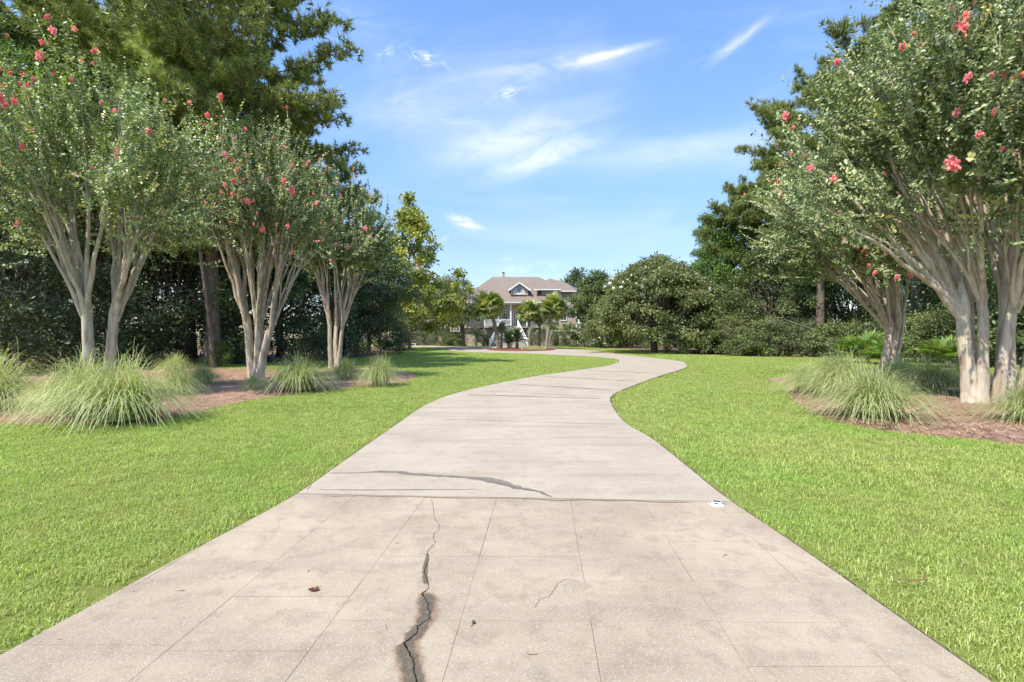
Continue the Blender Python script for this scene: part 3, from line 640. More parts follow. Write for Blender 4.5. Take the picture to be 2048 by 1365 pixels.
def pine(label, loc, H_, R, seed, base=.35, nl=46, mat='pine', trunk_r=.35, lean=(0, 0), ntuft=2600, nlen=.26, prof_=None, group='tall pines along the lawn edges', nw=.013, needles=26):
    r = np.random.RandomState(seed); t = empty('pine_tree', loc, 0, label, 'tree', group); g = G(); gl = G()
    n = 12; u_ = np.linspace(0, 1, n); tr = np.stack([lean[0]*u_**1.4+.25*np.sin(u_*5+seed)*u_, lean[1]*u_+.2*np.cos(u_*4)*u_-.2*u_, -.2+(H_*.97+.2)*u_], -1)
    g.tube(tr, trunk_r*np.interp(u_, [0, .04, 1], [1.35, 1, .1]), 12, .03, 4); link('trunk', g.mesh('trunk', M['pine_bark'], True), t)
    ends = []; dirs = []
    for i in range(nl):
        h = base+(1-base)*((i+r.uniform(0, 1))/nl); az = i*2.39996+r.normal(0, .4); uu = (h-base)/(1-base)
        pr = prof_(uu) if prof_ else (np.sin(min(1, uu*1.3+.28)*PI*.5)*(1-max(0, (uu-.55)/.45)**1.7*.8))
        L = R*pr*r.uniform(.6, 1.1); s = np.array([np.interp(h, u_, tr[:, k]) for k in range(3)])
        d = np.array([math.cos(az), math.sin(az), 0]); e = s+d*L+np.array([0, 0, L*r.uniform(-.02, .45)*(.3+uu)])
        q = bez(s, s+d*L*.5+np.array([0, 0, -.04*L]), e, 8); q[1:-1] += r.normal(0, .03*L/3, (6, 3)); rl = np.linspace(max(.03, trunk_r*.28*(1.15-h)), .012, 8)
        gl.tube(q, rl, 5)
        nb = max(3, int(L*5.6))
        for j in range(nb):
            k = r.uniform(.3, 1)**.8*7; a = int(min(k, 6)); p = q[a]*(1-k+a)+q[a+1]*(k-a); sd = r.choice([-1, 1]); bl = r.uniform(.4, 1.3)*min(1, L/3)*(1.25-k/10)
            bd = unit(np.array([d[0]*.5-sd*d[1], d[1]*.5+sd*d[0], r.uniform(-.15, .95)])+r.normal(0, .25, 3)); be = p+bd*bl
            gl.tube([p, (p+be)/2+(0, 0, -.05*bl), be], [.016, .012, .008], 4)
            for _ in range(max(2, int(bl*5.5))):
                f = r.uniform(.35, 1.05); ends.append(p+bd*bl*f+r.normal(0, .17, 3)); dirs.append(unit(bd*.6+np.array([0, 0, .8])+r.normal(0, .35, 3)))
    link('limbs', gl.mesh('limbs', M['pine_bark'], True), t)
    E = np.array(ends); D = np.array(dirs)
    if len(E) > ntuft: k = r.permutation(len(E))[:ntuft]; E, D = E[k], D[k]
    m = len(E); nn = needles; P = np.repeat(E, nn, 0); s = r.uniform(-.16, .06, (m*nn, 1)); Dd = np.repeat(D, nn, 0)
    P = P+Dd*s; nd = unit(Dd*.75+unit(r.normal(0, 1, P.shape))*1.0); ln = nlen*r.uniform(.7, 1.2, (m*nn, 1))
    sd = unit(np.cross(nd, r.normal(0, 1, P.shape)))*nw
    V = np.stack([P-sd*.75, P+sd*.75, P+nd*ln], 1).reshape(-1, 3)
    g3 = G(); g3.add(V, np.arange(m*nn*3).reshape(-1, 3), np.repeat(np.clip(np.repeat(r.uniform(.15, .85, m), nn)+r.normal(0, .12, m*nn), 0, 1), 3))
    link('crown', g3.mesh('crown', M[mat]), t); return t

# ------------------------------------------------------------------ the house at the end of the drive
def siding_mat():
    m, k, o = material('clapboard'); g = k.n('ShaderNodeNewGeometry'); sp = k.n('ShaderNodeSeparateXYZ'); k.l(g.outputs['Position'], sp.inputs[0])
    fr = k.m('FRACT', k.m('DIVIDE', sp.outputs[2], .2)); n1 = k.noise(g.outputs['Position'], 1.2, 5)
    c = k.mix(k.smooth(n1, .35, .65), (.46, .375, .28), (.54, .45, .345)); c = k.mix(k.m('MULTIPLY', k.m('LESS_THAN', fr, .14), .45), c, (.16, .12, .09))
    principled(k, o, c, .75, .2, fr, .6, .02); return m
def shingle_mat():
    m, k, o = material('roof_shingle'); g = k.n('ShaderNodeNewGeometry'); n1 = k.noise(g.outputs['Position'], 6, 5, .7); n2 = k.noise(g.outputs['Position'], .5, 4)
    sp = k.n('ShaderNodeSeparateXYZ'); k.l(g.outputs['Position'], sp.inputs[0]); fr = k.m('FRACT', k.m('DIVIDE', sp.outputs[2], .13))
    c = k.mix(k.smooth(n1, .35, .65), (.185, .145, .11), (.265, .215, .17)); c = k.mix(k.m('MULTIPLY', k.smooth(n2, .4, .7), .4), c, (.27, .21, .18))
    c = k.mix(k.m('MULTIPLY', k.m('LESS_THAN', fr, .18), .3), c, (.13, .09, .07))
    principled(k, o, c, .85, .2, n1, .5, .02); return m
M['siding'] = siding_mat(); M['shingle'] = shingle_mat()
M['white'] = plain('white_paint', (.76, .76, .74), .5, .35, .05); M['tan'] = plain('tan_board', (.42, .34, .26), .8, .2, .1)
M['brown'] = plain('brown_post', (.16, .115, .085), .8, .2, .2); M['step'] = plain('grey_tread', (.36, .33, .31), .8, .2, .1)
M['door'] = plain('wood_door', (.14, .07, .035), .5, .4, .2, 3); M['metal'] = plain('dark_metal', (.07, .06, .055), .5, .5, .2)
M['dark_in'] = plain('dark_interior', (.03, .028, .025), .9, .1, .2)
def glassmat():
    m, k, o = material('window_glass'); principled(k, o, (.045, .055, .065), .06, .9); return m
M['glass'] = glassmat()
def hp(u_, v_, Y): return np.array([(940+u_*.1246-CX)/F_PX*Y, Y, H+(HOR-540-.1246*v_)/F_PX*Y])
def hbox(g, u0, u1, v0, v1, Y, dep):                # front face at depth Y, going back by dep
    a, b = hp(u0, v1, Y), hp(u1, v0, Y); g.box((a[0], Y, a[2]), (b[0], Y+dep, b[2]))
def part(name, fn, mat, parent, smooth=False):
    g = G(); fn(g); return link(name, g.mesh(name, M[mat], smooth), parent)
house = empty('house', (0, 0, 0), 0, 'two-storey tan house with brown hip roof and white porch at the end of the drive', 'house')
part('wall', lambda g: (hbox(g, -170, 1425, 510, 950, 97, 12), ), 'siding', house)
part('wall', lambda g: hbox(g, 1425, 1690, 600, 950, 95, 13), 'siding', house)
part('wall', lambda g: (hbox(g, 1150, 1462, 322, 610, 96.2, 10), hbox(g, 1463, 1622, 336, 610, 97.4, 9)), 'siding', house)
part('foundation', lambda g: (hbox(g, -165, 1425, 985, 1235, 97.1, 11.8), hbox(g, 1428, 1687, 992, 1240, 95.1, 12.8)), 'tan', house)
for a in ((-175, 235, 933, 945, 96.8, .3), (-175, 235, 958, 984, 96.75, .35), (1420, 1695, 948, 962, 94.8, .3), (1420, 1697, 975, 991, 94.75, .35), (1424, 1692, 1100, 1112, 95.0, .1)):
    part('trim_board', lambda g: hbox(g, *a), 'brown' if a[0] < 0 else 'tan', house)
part('corner_board', lambda g: hbox(g, 1612, 1624, 336, 560, 97.3, .2), 'white', house)
part('corner_board', lambda g: hbox(g, 1684, 1698, 605, 1215, 94.9, .2), 'tan', house)
# roofs, each plane a slab of real thickness
def roof(name, pts):
    P = [hp(*p) for p in pts]; return part(name, lambda g: g.prism(P, (0, 0, -.16)), 'shingle', house)
A_, B_ = (360, 115, 104), (1100, 115, 104)
roof('roof', [(-200, 518, 93.4), (1300, 518, 93.4), B_, A_]); roof('roof', [(-200, 518, 93.4), A_, (-150, 470, 114)])
roof('roof', [A_, B_, (1700, 430, 114), (-150, 470, 114)])
roof('roof', [(1028, 308, 95.2), (1468, 308, 95.2), (1200, 176, 101), B_])
roof('roof', [(1440, 334, 96.4), (1714, 334, 96.4), (1475, 172, 101.5), (1400, 168, 101.6), (1290, 138, 103), (1200, 177, 101.05)])
roof('roof', [(1714, 334, 96.4), (1720, 300, 108), (1475, 172, 101.5)]); roof('roof', [(1475, 172, 101.5), (1720, 300, 108), (1290, 250, 110), (1290, 138, 103), (1400, 168, 101.6)])
roof('roof', [(1400, 612, 94.2), (1700, 612, 94.2), (1640, 515, 96.9), (1400, 515, 96.9)]); roof('roof', [(1700, 612, 94.2), (1690, 575, 104), (1640, 515, 96.9)])
for a in ((1026, 1462, 310, 326, 95.1, .2), (1446, 1712, 336, 352, 96.3, .2), (1395, 1702, 613, 622, 94.1, .2), (-205, 1290, 518, 530, 93.3, .2)):
    part('fascia', lambda g: hbox(g, *a), 'white' if a[2] < 600 else 'tan', house)
part('porch_ceiling', lambda g: hbox(g, -150, 1400, 531, 540, 93.5, 3.4), 'white', house)
# gabled dormer with an arched window
Yd = 95.2
def dormer_wall(g):
    P = [hp(u_, v_, Yd+.35) for u_, v_ in ((655, 410), (655, 315), (795, 212), (935, 315), (935, 410))]; g.prism(P, (0, 5, 0))
part('dormer_wall', dormer_wall, 'siding', house)
for s_ in (-1, 1):
    def dr(g):
        a, b = hp(795, 190, Yd-.25), hp(795+s_*178, 312, Yd-.25); g.prism([a, b, b+(0, 5.5, 0), a+(0, 8.5, 0)], (0, 0, -.14))
    part('dormer_roof', dr, 'shingle', house)
    def rk(g):
        a, b = hp(795, 194, Yd-.32), hp(795+s_*176, 314, Yd-.32); g.prism([a, b, b+(0, 0, -.38), a+(0, 0, -.30)], (0, .14, 0))
    part('rake_board', rk, 'white', house)
    part('eave_return', lambda g: hbox(g, 795+s_*158-18, 795+s_*158+18, 306, 322, Yd-.3, .5), 'white', house)
def window(u0, u1, v0, v1, Y, cols=2, rows=2, arch=False):
    fw = 9; g = G(); a, b = hp(u0, v1, Y), hp(u1, v0, Y); w_ = .14
    g.box((a[0], Y-.1, a[2]), (a[0]+w_, Y, b[2])); g.box((b[0]-w_, Y-.1, a[2]), (b[0], Y, b[2])); g.box((a[0]+w_, Y-.1, a[2]), (b[0]-w_, Y, a[2]+w_*1.4))
    if not arch: g.box((a[0]+w_, Y-.1, b[2]-w_), (b[0]-w_, Y, b[2]))
    for i in range(1, cols): x = a[0]+(b[0]-a[0])*i/cols; g.box((x-.025, Y-.06, a[2]+w_*1.4), (x+.025, Y-.01, b[2]-(0 if arch else w_)))
    for i in range(1, rows): z = a[2]+(b[2]-a[2])*i/rows; g.box((a[0]+w_, Y-.055, z-.025), (b[0]-w_, Y-.005, z+.025))
    R_a = (b[0]-a[0])/2; cx_ = (a[0]+b[0])/2; z0 = b[2]
    if arch:
        th = np.linspace(0, PI, 13)
        for i in range(12):
            P = [np.array([cx_+rr*math.cos(t), Y-.1, z0+rr*math.sin(t)]) for rr, t in ((R_a, th[i]), (R_a, th[i+1]), (R_a-.12, th[i+1]), (R_a-.12, th[i]))]; g.prism(P, (0, .1, 0))
        for t in (PI/4, PI/2, 3*PI/4): g.beam((cx_, Y-.035, z0), (cx_+(R_a-.1)*math.cos(t), Y-.035, z0+(R_a-.1)*math.sin(t)), .05, .05)
    o = link('window', g.mesh('window', M['white']), house); g = G()
    if arch:
        poly = [np.array([a[0]+.05, Y-.02, a[2]+.05]), np.array([b[0]-.05, Y-.02, a[2]+.05])]+[np.array([cx_+(R_a-.06)*math.cos(t), Y-.02, z0+(R_a-.06)*math.sin(t)]) for t in np.linspace(0, PI, 11)]
        g.prism(poly, (0, .015, 0))
    else: g.box((a[0]+.05, Y-.03, a[2]+.05), (b[0]-.05, Y-.004, b[2]-.05))
    link('pane', g.mesh('pane', M['glass']), o)
Yw = Yd+.33
window(746, 842, 302, 386, Yw, 3, 2, True); window(706, 737, 306, 386, Yw, 1, 2); window(851, 882, 306, 386, Yw, 1, 2)
part('sill', lambda g: hbox(g, 700, 888, 388, 398, Yw-.12, .14), 'white', house)
window(76, 176, 700, 848, 96.97, 2, 2); window(-70, 10, 720, 850, 96.97, 2, 2); window(1452, 1556, 690, 822, 94.97, 2, 2); window(1300, 1404, 352, 470, 96.17, 2, 2)
window(500, 640, 640, 800, 96.97, 4, 3); window(1040, 1160, 640, 800, 96.97, 4, 3); window(690, 738, 640, 890, 96.97, 1, 4); window(840, 885, 640, 890, 96.97, 1, 4)
part('door', lambda g: hbox(g, 742, 836, 655, 905, 96.9, .09), 'door', house)
# porch
zd = hp(0, 905, 94)[2]
part('porch_deck', lambda g: hbox(g, 225, 1350, 905, 932, 94, 3.0), 'tan', house)
part('porch_skirt', lambda g: hbox(g, 250, 1330, 940, 1230, 95.2, 1.8), 'tan', house)
for u_ in (228, 640, 925, 1335): part('pier', lambda g: hbox(g, u_-16, u_+16, 933, 1235, 94.2, .5), 'brown', house)
for v_ in (1075, ): part('skirt_rail', lambda g: hbox(g, 250, 1330, v_-5, v_+6, 95.1, .1), 'brown', house)
for u_ in (452, 655, 912, 1345):
    part('column', lambda g: (hbox(g, u_-11, u_+11, 540, 905, 94.1, .28), hbox(g, u_-15, u_+15, 541, 560, 94.05, .38)), 'white', house)
for u0, u1 in ((238, 645), (922, 1345)):
    part('handrail', lambda g: (hbox(g, u0, u1, 798, 810, 94.1, .12), hbox(g, u0, u1, 885, 894, 94.12, .09)), 'white', house)
    b_ = part('balusters', lambda g: [hbox(g, x, x+5, 811, 884, 94.13, .06) for x in np.arange(u0+10, u1-8, 13.5)], 'white', house)
    tag(b_, kind='stuff')
    part('newel', lambda g: hbox(g, u0-12, u0+8, 790, 905, 94.05, .24), 'white', house)
# stair: one broad flight flaring towards the drive
nst = 20; zt, zb_ = zd, gz(88)
def steps(g):
    for i in range(nst):
        t = (i+1)/nst; y1 = 94-i*.3; y0 = y1-.3; z = zt-(zt-zb_)*t; hwid = 1.6+1.7*t; g.box((-.55-hwid, y0, zb_-.3), (-.55+hwid, y1-.003, z))
part('steps', steps, 'step', house)
for s_ in (-1, 1):
    p0, p1 = np.array([-.55+s_*1.7, 93.9, zt]), np.array([-.55+s_*3.45, 87.9, zb_])
    part('stair_rail', lambda g: (g.beam(p0+(0, 0, 1.0), p1+(0, 0, 1.0), .14, .12), g.beam(p0+(0, 0, .2), p1+(0, 0, .2), .1, .1)), 'white', house)
    part('stringer', lambda g: g.beam(p0+(s_*.1, 0, -.15), p1+(s_*.1, 0, .12), .1, .4), 'white', house)
    tag(part('balusters', lambda g: [g.beam(p0+(p1-p0)*t+(0, 0, .2), p0+(p1-p0)*t+(0, 0, .97), .06, .06) for t in np.linspace(.04, .97, 26)], 'white', house), kind='stuff')
    part('newel', lambda g: g.box(p1+(-.15, -.15, -.3), p1+(.15, .15, 1.5)), 'white', house)
    part('newel', lambda g: g.box(p0+(-.14, -.14, -.8), p0+(.14, .14, 1.3)), 'white', house)
ch = part('chimney', lambda g: (hbox(g, 515, 558, 62, 160, 106, 1.2), hbox(g, 575, 580, 70, 130, 106, .1)), 'tan', house)
g = G(); hbox(g, 518, 555, 34, 61, 106.1, 1.0); link('cap', g.mesh('cap', M['metal']), ch)
# low wing on the left, mostly behind trees
wing = empty('garage_wing', (0, 0, 0), 0, 'low shaded tan garage wing half hidden behind the trees left of the house', 'garage')
xa, xb = X(800, 104), X(925, 104); zg = gz(104)
part('wall', lambda g: g.box((xa, 104, zg-.3), (xb, 112, zg+3.6)), 'siding', wing)
part('roof', lambda g: (g.prism([np.array((xa-.6, 103.3, zg+3.5)), np.array((xb+.6, 103.3, zg+3.5)), np.array((xb-2, 108, zg+5.8)), np.array((xa+2, 108, zg+5.8))], (0, 0, -.15)), g.prism([np.array((xb+.6, 112.6, zg+3.5)), np.array((xa-.6, 112.6, zg+3.5)), np.array((xa+2, 108, zg+5.8)), np.array((xb-2, 108, zg+5.8))], (0, 0, -.15))), 'shingle', wing)
for i in range(3): part('garage_door', lambda g: g.box((xa+1.0+i*4, 103.9, zg), (xa+4.2+i*4, 103.995, zg+2.6)), 'brown', wing)
# basketball hoop, bench, fence, neighbour's house
hoop = empty('basketball_hoop', (X(908, 92), 92, gz(92)), 0, 'basketball hoop with white-edged backboard left of the house', 'basketball hoop')
part('pole', lambda g: g.beam((.2, .6, -.2), (.2, .6, 3.0), .14, .14), 'metal', hoop); part('arm', lambda g: g.beam((.2, .6, 2.9), (.2, .06, 3.1), .1, .1), 'metal', hoop)
part('backboard', lambda g: (g.box((-.7, 0, 2.75), (1.1, .05, 2.83)), g.box((-.7, 0, 3.75), (1.1, .05, 3.83)), g.box((-.7, 0, 2.83), (-.62, .05, 3.75)), g.box((1.02, 0, 2.83), (1.1, .05, 3.75)), g.box((-.1, -.01, 2.95), (.5, .04, 3.0)), g.box((-.1, -.01, 3.35), (.5, .04, 3.4)), g.box((-.1, -.01, 3.0), (-.05, .04, 3.35)), g.box((.45, -.01, 3.0), (.5, .04, 3.35))), 'white', hoop)
part('board_panel', lambda g: g.box((-.62, .01, 2.83), (1.02, .035, 3.75)), 'brown', hoop)
def rim(g):
    th = np.linspace(0, 2*PI, 17); g.tube([(.2+.23*math.cos(t), -.3+.23*math.sin(t), 3.0) for t in th], .012, 5, cap=False)
part('rim', rim, 'door', hoop)
bn = empty('bench', (X(820, 93), 93, gz(93)), 0, 'low white bench in the shade beyond the yellow-green tree', 'bench')
part('seat', lambda g: g.box((-1.15, -.2, .40), (1.15, .2, .48)), 'white', bn)
for s_ in (-1, 1): part('leg', lambda g: g.box((s_*1.0-.07, -.17, -.02), (s_*1.0+.07, .17, .397)), 'white', bn)
fz = empty('fence', (0, 0, 0), 0, 'tan lattice fence beside the right end of the house', 'fence')
xf0, xf1 = X(1153, 96), X(1196, 96); z_ = gz(96)
for x in np.linspace(xf0, xf1, 4): part('post', lambda g: g.box((x-.08, 95.9, z_-.2), (x+.08, 96.06, z_+2.0)), 'tan', fz)
part('rail', lambda g: (g.box((xf0, 95.93, z_+1.72), (xf1, 95.99, z_+1.84)), g.box((xf0, 95.93, z_+.12), (xf1, 95.99, z_+.24))), 'tan', fz)
def lat(g):
    for x in np.arange(xf0+.1, xf1-1.5, .28):
        g.beam((x, 95.955, z_+.2), (x+1.5, 95.955, z_+1.75), .015, .045); g.beam((x+1.5, 95.975, z_+.2), (x, 95.975, z_+1.75), .015, .045)
tag(part('lattice', lat, 'tan', fz), kind='stuff')
nb = empty('neighbour_house', (X(1602, 100), 100, .4), 0, 'white neighbouring house glimpsed through the trees on the right', 'house')
part('wall', lambda g: g.box((-5, 0, -.5), (8, 8, 12.6)), 'white', nb)
part('roof', lambda g: (g.prism([np.array((-5.6, -.6, 12.5)), np.array((8.6, -.6, 12.5)), np.array((8.6, 4, 15.5)), np.array((-5.6, 4, 15.5))], (0, 0, -.2)), g.prism([np.array((8.6, 8.6, 12.5)), np.array((-5.6, 8.6, 12.5)), np.array((-5.6, 4, 15.5)), np.array((8.6, 4, 15.5))], (0, 0, -.2))), 'shingle', nb)
for x in (-1.2, 2.2):
    for z in (4.6, 9.0):
        o = part('window', lambda g: g.box((x-.65, -.06, z-.9), (x+.65, -.003, z+.9)), 'white', nb)
        g = G(); [g.box((x+a, -.09, z+b), (x+a+.5, -.062, z+b+.75)) for a in (-.55, .05) for b in (-.8, .05)]; link('pane', g.mesh('pane', M['glass']), o)

# ------------------------------------------------------------------ crape myrtles (pixel-measured positions)
myrtle(11, (-11.2, 13.0, .04), 'crape myrtle with two straight trunks rising behind the biggest fountain grass',
       [((-.10, -.1, -.1), (-.15, -.1, 2.35), .14, 8), ((.06, .3, -.1), (.24, .35, 2.30), .14, 7)], 2.9, 3.9, 8.3, (.1, .1), 74, 1000, 26, (.062, .04), 3.8, extra=[(2.9, -.2, 4.6)])
myrtle(12, (-9.75, 18.4, .04), 'crape myrtle with three fused trunks, middle of the left row',
       [((-.10, 0, -.1), (-.34, .0, 2.25), .17, 5), ((.02, .12, -.1), (.02, .2, 2.1), .17, 3), ((.14, -.05, -.1), (.50, 0, 1.85), .15, 5), ((.02, -.1, -.1), (.14, -.15, 2.0), .12, 3)], 2.6, 4.8, 9.3, (.1, 0), 74, 900, 26, (.068, .044), 4.8, extra=[(3.4, -.3, 5.2), (3.0, .2, 5.4)])
myrtle(13, (-9.75, 26.6, 0), 'slim pale-stemmed crape myrtle with red tips, farthest of the left row',
       [((-.2, 0, -.1), (-.28, .0, 2.5), .12, 4), ((.08, .1, -.1), (.06, .1, 2.45), .13, 5), ((.18, 0, -.1), (.42, 0, 2.4), .11, 4)], 2.9, 5.3, 10.0, (.3, 0), 66, 820, 30, (.085, .055), 5.0, extra=[(3.6, 0, 5.2)])
myrtle(14, (11.25, 11.3, .05), 'huge crape myrtle with thick pale trunk cluster at the right photo edge',
       [((-.5, 0, -.1), (-.62, .1, 2.35), .16, 6), ((-.2, .3, -.1), (-.2, .45, 2.6), .15, 4), ((.22, 0, -.1), (.42, .1, 2.7), .19, 5), ((.5, -.2, -.1), (.95, -.15, 2.3), .14, 4), ((.0, -.1, -.1), (.22, -.25, 2.4), .12, 4), ((-.42, -.12, -.1), (-.30, -.05, 2.5), .12, 4), ((.75, .1, -.1), (1.5, .1, 2.4), .15, 4)],
       4.4, 4.3, 9.6, (-.3, .1), 140, 2300, 112, (.068, .043), 3.9, extra=[(-4.6, -.2, 4.9), (-4.4, .3, 6.1)])
myrtle(15, (15.6, 20.0, .04), 'crape myrtle with leaning forked trunk behind fountain grasses in the right bed',
       [((-.3, 0, -.1), (.05, .0, 2.1), .16, 5), ((.05, .1, -.1), (.42, .1, 2.25), .18, 4), ((.3, .2, -.1), (.7, .2, 2.1), .13, 4)], 3.9, 4.2, 9.9, (-1.9, 0), 84, 1250, 70, (.074, .048), 3.8, extra=[(-5.2, 0, 5.6), (-5.0, 0, 7.0), (-4.3, 0, 8.2)])
myrtle(16, (16.2, 12.6, .04), 'crape myrtle partly cut off beyond the right edge of the photo', [((0, 0, -.1), (0, .0, 2.3), .2, 6), ((.4, 0, -.1), (.5, 0, 2.3), .18, 5)], 3.4, 4.2, 9.8, (0, 0), 50, 650, 12, (.072, .045), 3.6)

# ------------------------------------------------------------------ pines
GP = 'tall pines along the lawn edges'
bigp = pine('tall pine with long dark limbs filling the top left of the sky', (X(425, 29), 29, 0), 26, 9.4, 21, .26, 120, trunk_r=.42, ntuft=30000, needles=16, nlen=.38, nw=.042)
pine('young pine with bright yellow-green needles above the left crape myrtles', (X(428, 27.5), 27.5, 0), 18.6, 3.2, 22, .62, 70, 'pine_bright', .13, lean=(-1.2, -1.5), ntuft=3400, nlen=.42, nw=.016, needles=44, group=None,
     prof_=lambda u_: math.sin(PI*min(1, .25+u_*.62)))
retree(bigp, (X(40, 33), 33, 0), 'tall pine at the far left edge of the photo behind the first crape myrtle', .95, 2.1)
p2 = pine('middle-height pine whose crown shows right of the last left crape myrtle', (X(655, 46), 46, 0), 20.5, 4.6, 24, .30, 70, trunk_r=.3, ntuft=5500, needles=24, nlen=.42, nw=.034)
retree(bigp, (X(380, 38), 38, 0), 'dark pine right behind the biggest pine', 1.02, .9)
retree(bigp, (X(230, 33), 33, 0), 'tall dark pine between the far-left pine and the biggest pine', 1.0, 3.9)
p3 = pine('pine with straight brown trunk showing through the gap in the right-hand trees', (X(1640, 47), 47, 0), 27.5, 8.2, 25, .40, 90, trunk_r=.42, ntuft=12000, needles=24, nlen=.44, nw=.034)
p4 = pine('broad pine whose crown ends the right skyline at its lower left', (X(1580, 56), 56, 0), 24.0, 7.2, 26, .40, 80, trunk_r=.34, ntuft=9000, needles=24, nlen=.46, nw=.036)
retree(p3, (X(1835, 42), 42, 0), 'tallest pine behind the right crape myrtles at the top of the right skyline', 1.18, 2.4)
retree(p4, (X(1960, 36), 36, 0), 'dense pine behind the huge right crape myrtle', 1.05, 1.0)
retree(p4, (X(240, 40), 40, 0), 'pine standing deep in the left wood behind the bright young pine', .92, 4.0)
retree(p4, (X(1720, 54), 54, 0), 'pine standing deep behind the pine with the straight trunk', 1.12, 5.2); retree(p4, (X(1500, 60), 60, 0), 'lower pine at the left end of the right pines', .9, 2.9)
retree(p2, (X(560, 40), 40, 0), 'slender pine behind the middle left crape myrtle', .92, 3.0)

# ------------------------------------------------------------------ broadleaf trees and shrubs
GL, GR = 'dark trees of the left wood', 'trees of the right wood'
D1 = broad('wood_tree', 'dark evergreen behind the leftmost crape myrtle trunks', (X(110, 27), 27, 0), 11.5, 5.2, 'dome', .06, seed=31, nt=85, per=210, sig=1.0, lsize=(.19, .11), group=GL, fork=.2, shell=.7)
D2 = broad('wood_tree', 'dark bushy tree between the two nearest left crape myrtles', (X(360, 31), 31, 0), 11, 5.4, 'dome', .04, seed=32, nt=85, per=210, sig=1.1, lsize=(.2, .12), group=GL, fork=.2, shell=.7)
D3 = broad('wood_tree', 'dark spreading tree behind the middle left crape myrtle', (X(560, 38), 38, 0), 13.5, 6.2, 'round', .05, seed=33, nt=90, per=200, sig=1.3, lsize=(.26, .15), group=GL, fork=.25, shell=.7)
retree(D1, (X(-60, 22), 22, 0), 'dark evergreen cut off by the left edge of the photo', 1.0, 2.0)
retree(D3, (X(240, 38), 38, 0), 'tall dark tree deep in the wood behind the leftmost crape myrtle', 1.1, 1.0)
retree(D2, (X(470, 44), 44, 0), 'dark tree deep in the wood behind the gap left of the middle crape myrtle', 1.3, 2.6)
retree(D3, (X(690, 52), 52, 0), 'dark tree behind the farthest left crape myrtle', 1.05, 3.9)
retree(D2, (X(738, 62), 62, 0), 'dark round tree between the last crape myrtle and the yellow-green tree', 1.05, .8)
retree(D1, (X(10, 40), 40, 0), 'tall dark tree deep in the wood at the left edge', 1.5, 4.1)
broad('magnolia', 'small dark magnolia with thin black trunk in a round mulch ring left of the drive', (X(714, 49), 49, 0), 11.5, 4.2, 'round', .17, 'dark_leaf', 'dark_bark', 35, 60, 150, .9, (.30, .16), .13, cat='tree', fork=.16, shell=.6)
broad('wood_tree', 'airy light-green tree rising at the top left corner', (X(15, 25), 25, 0), 19.5, 4.4, 'round', .5, 'bright_leaf', 'dark_bark', 36, 60, 150, .8, (.14, .085), .16, group=None, fork=.45)
broad('sweetgum', 'yellow-green pyramidal tree by the far left curve of the drive', (X(820, 72), 72, .2), 22.6, 9.6, 'cone', .13, 'gum_leaf', 'grey_bark', 37, 210, 80, .9, (.45, .36), .26, group=None, fork=.12, lump=.3, shell=.35)
broad('shade_tree', 'olive-green tree with dark leaning trunk in front of the left end of the house', (X(927, 86), 86, .45), 13.0, 5.0, 'round', .30, 'olive_leaf', 'dark_bark', 38, 60, 90, 1.0, (.36, .22), .34, c=(-1.2, 0), group=None, fork=.28)
broad('shade_tree', 'loose olive-green tree behind the leaning trunk left of the house', (X(885, 98), 98, .6), 13.6, 5.2, 'round', .2, 'olive_leaf', 'dark_bark', 39, 55, 90, 1.1, (.4, .25), .25, group=None, fork=.3)
broad('magnolia', 'dark glossy magnolia against the right end of the house', (X(1192, 84), 84, .45), 12.8, 5.4, 'dome', .03, 'mid_leaf', 'dark_bark', 40, 110, 150, 1.0, (.42, .22), .26, group=None, fork=.2)
wm = (X(1308, 60), 60, .03)
t = broad('crape_myrtle', 'wide round crape myrtle with white blossoms right of the far drive', wm, 11.6, 8.6, 'dome', .13, 'sage_leaf', 'dark_bark', 41, 210, 240, 1.0, (.34, .18), .42, cat='tree', group=None, fork=.16, nprim=9, shell=.75, lump=.14)
r = np.random.RandomState(5)
for i in range(46):
    az = r.uniform(PI*.95, PI*2.05); uu = r.uniform(.5, 1.0)**.8; rr = 7.6*prof('dome', uu)*.98
    link('flower_cluster', WF[i % 2], t, (rr*math.cos(az), rr*math.sin(az), 11.2*(.14+.86*uu)*1.0+.25), (0, 0, i), r.uniform(.7, 1.5))
broad('shrub', 'rounded grey-green shrub right of the white-flowering crape myrtle trunk', (X(1362, 58), 58, 0), 2.9, 2.7, 'dome', .05, 'mid_leaf', 'dark_bark', 42, 50, 90, .45, (.17, .1), .08, cat='shrub', fork=.1, shell=.8)
broad('cypress', 'tall narrow conifer with pointed top at the left end of the right wood', (X(1414, 70), 70, .15), 20.5, 3.6, 'column', .08, 'bright_leaf', 'dark_bark', 43, 90, 110, .75, (.34, .12), .25, group=None, fork=.1, lump=.2)
B1 = broad('wood_tree', 'bright green tree between the narrow conifer and the pines', (X(1462, 60), 60, 0), 17.5, 4.6, 'column', .22, 'bright_leaf', 'dark_bark', 44, 80, 130, .95, (.34, .16), .24, group=GR, fork=.2)
B2 = broad('wood_tree', 'dark leafy tree left of the straight pine trunk in the right wood', (X(1545, 52), 52, 0), 12.0, 5.2, 'round', .15, 'mid_leaf', 'dark_bark', 45, 85, 150, 1.1, (.26, .15), .22, group=GR, fork=.25)
B3 = broad('wood_tree', 'shadowy tree under the white-flowering crape myrtle and the conifer', (X(1440, 64), 64, .05), 11.0, 5.0, 'round', .1, 'dark_leaf', 'dark_bark', 46, 70, 150, 1.1, (.3, .17), .2, group=GR, fork=.25)
retree(B2, (X(1700, 50), 50, 0), 'leafy tree just right of the straight pine trunk', 1.0, 2.0); retree(B2, (X(1870, 44), 44, 0), 'leafy tree behind the leaning crape myrtle in the right bed', 1.15, 3.6)
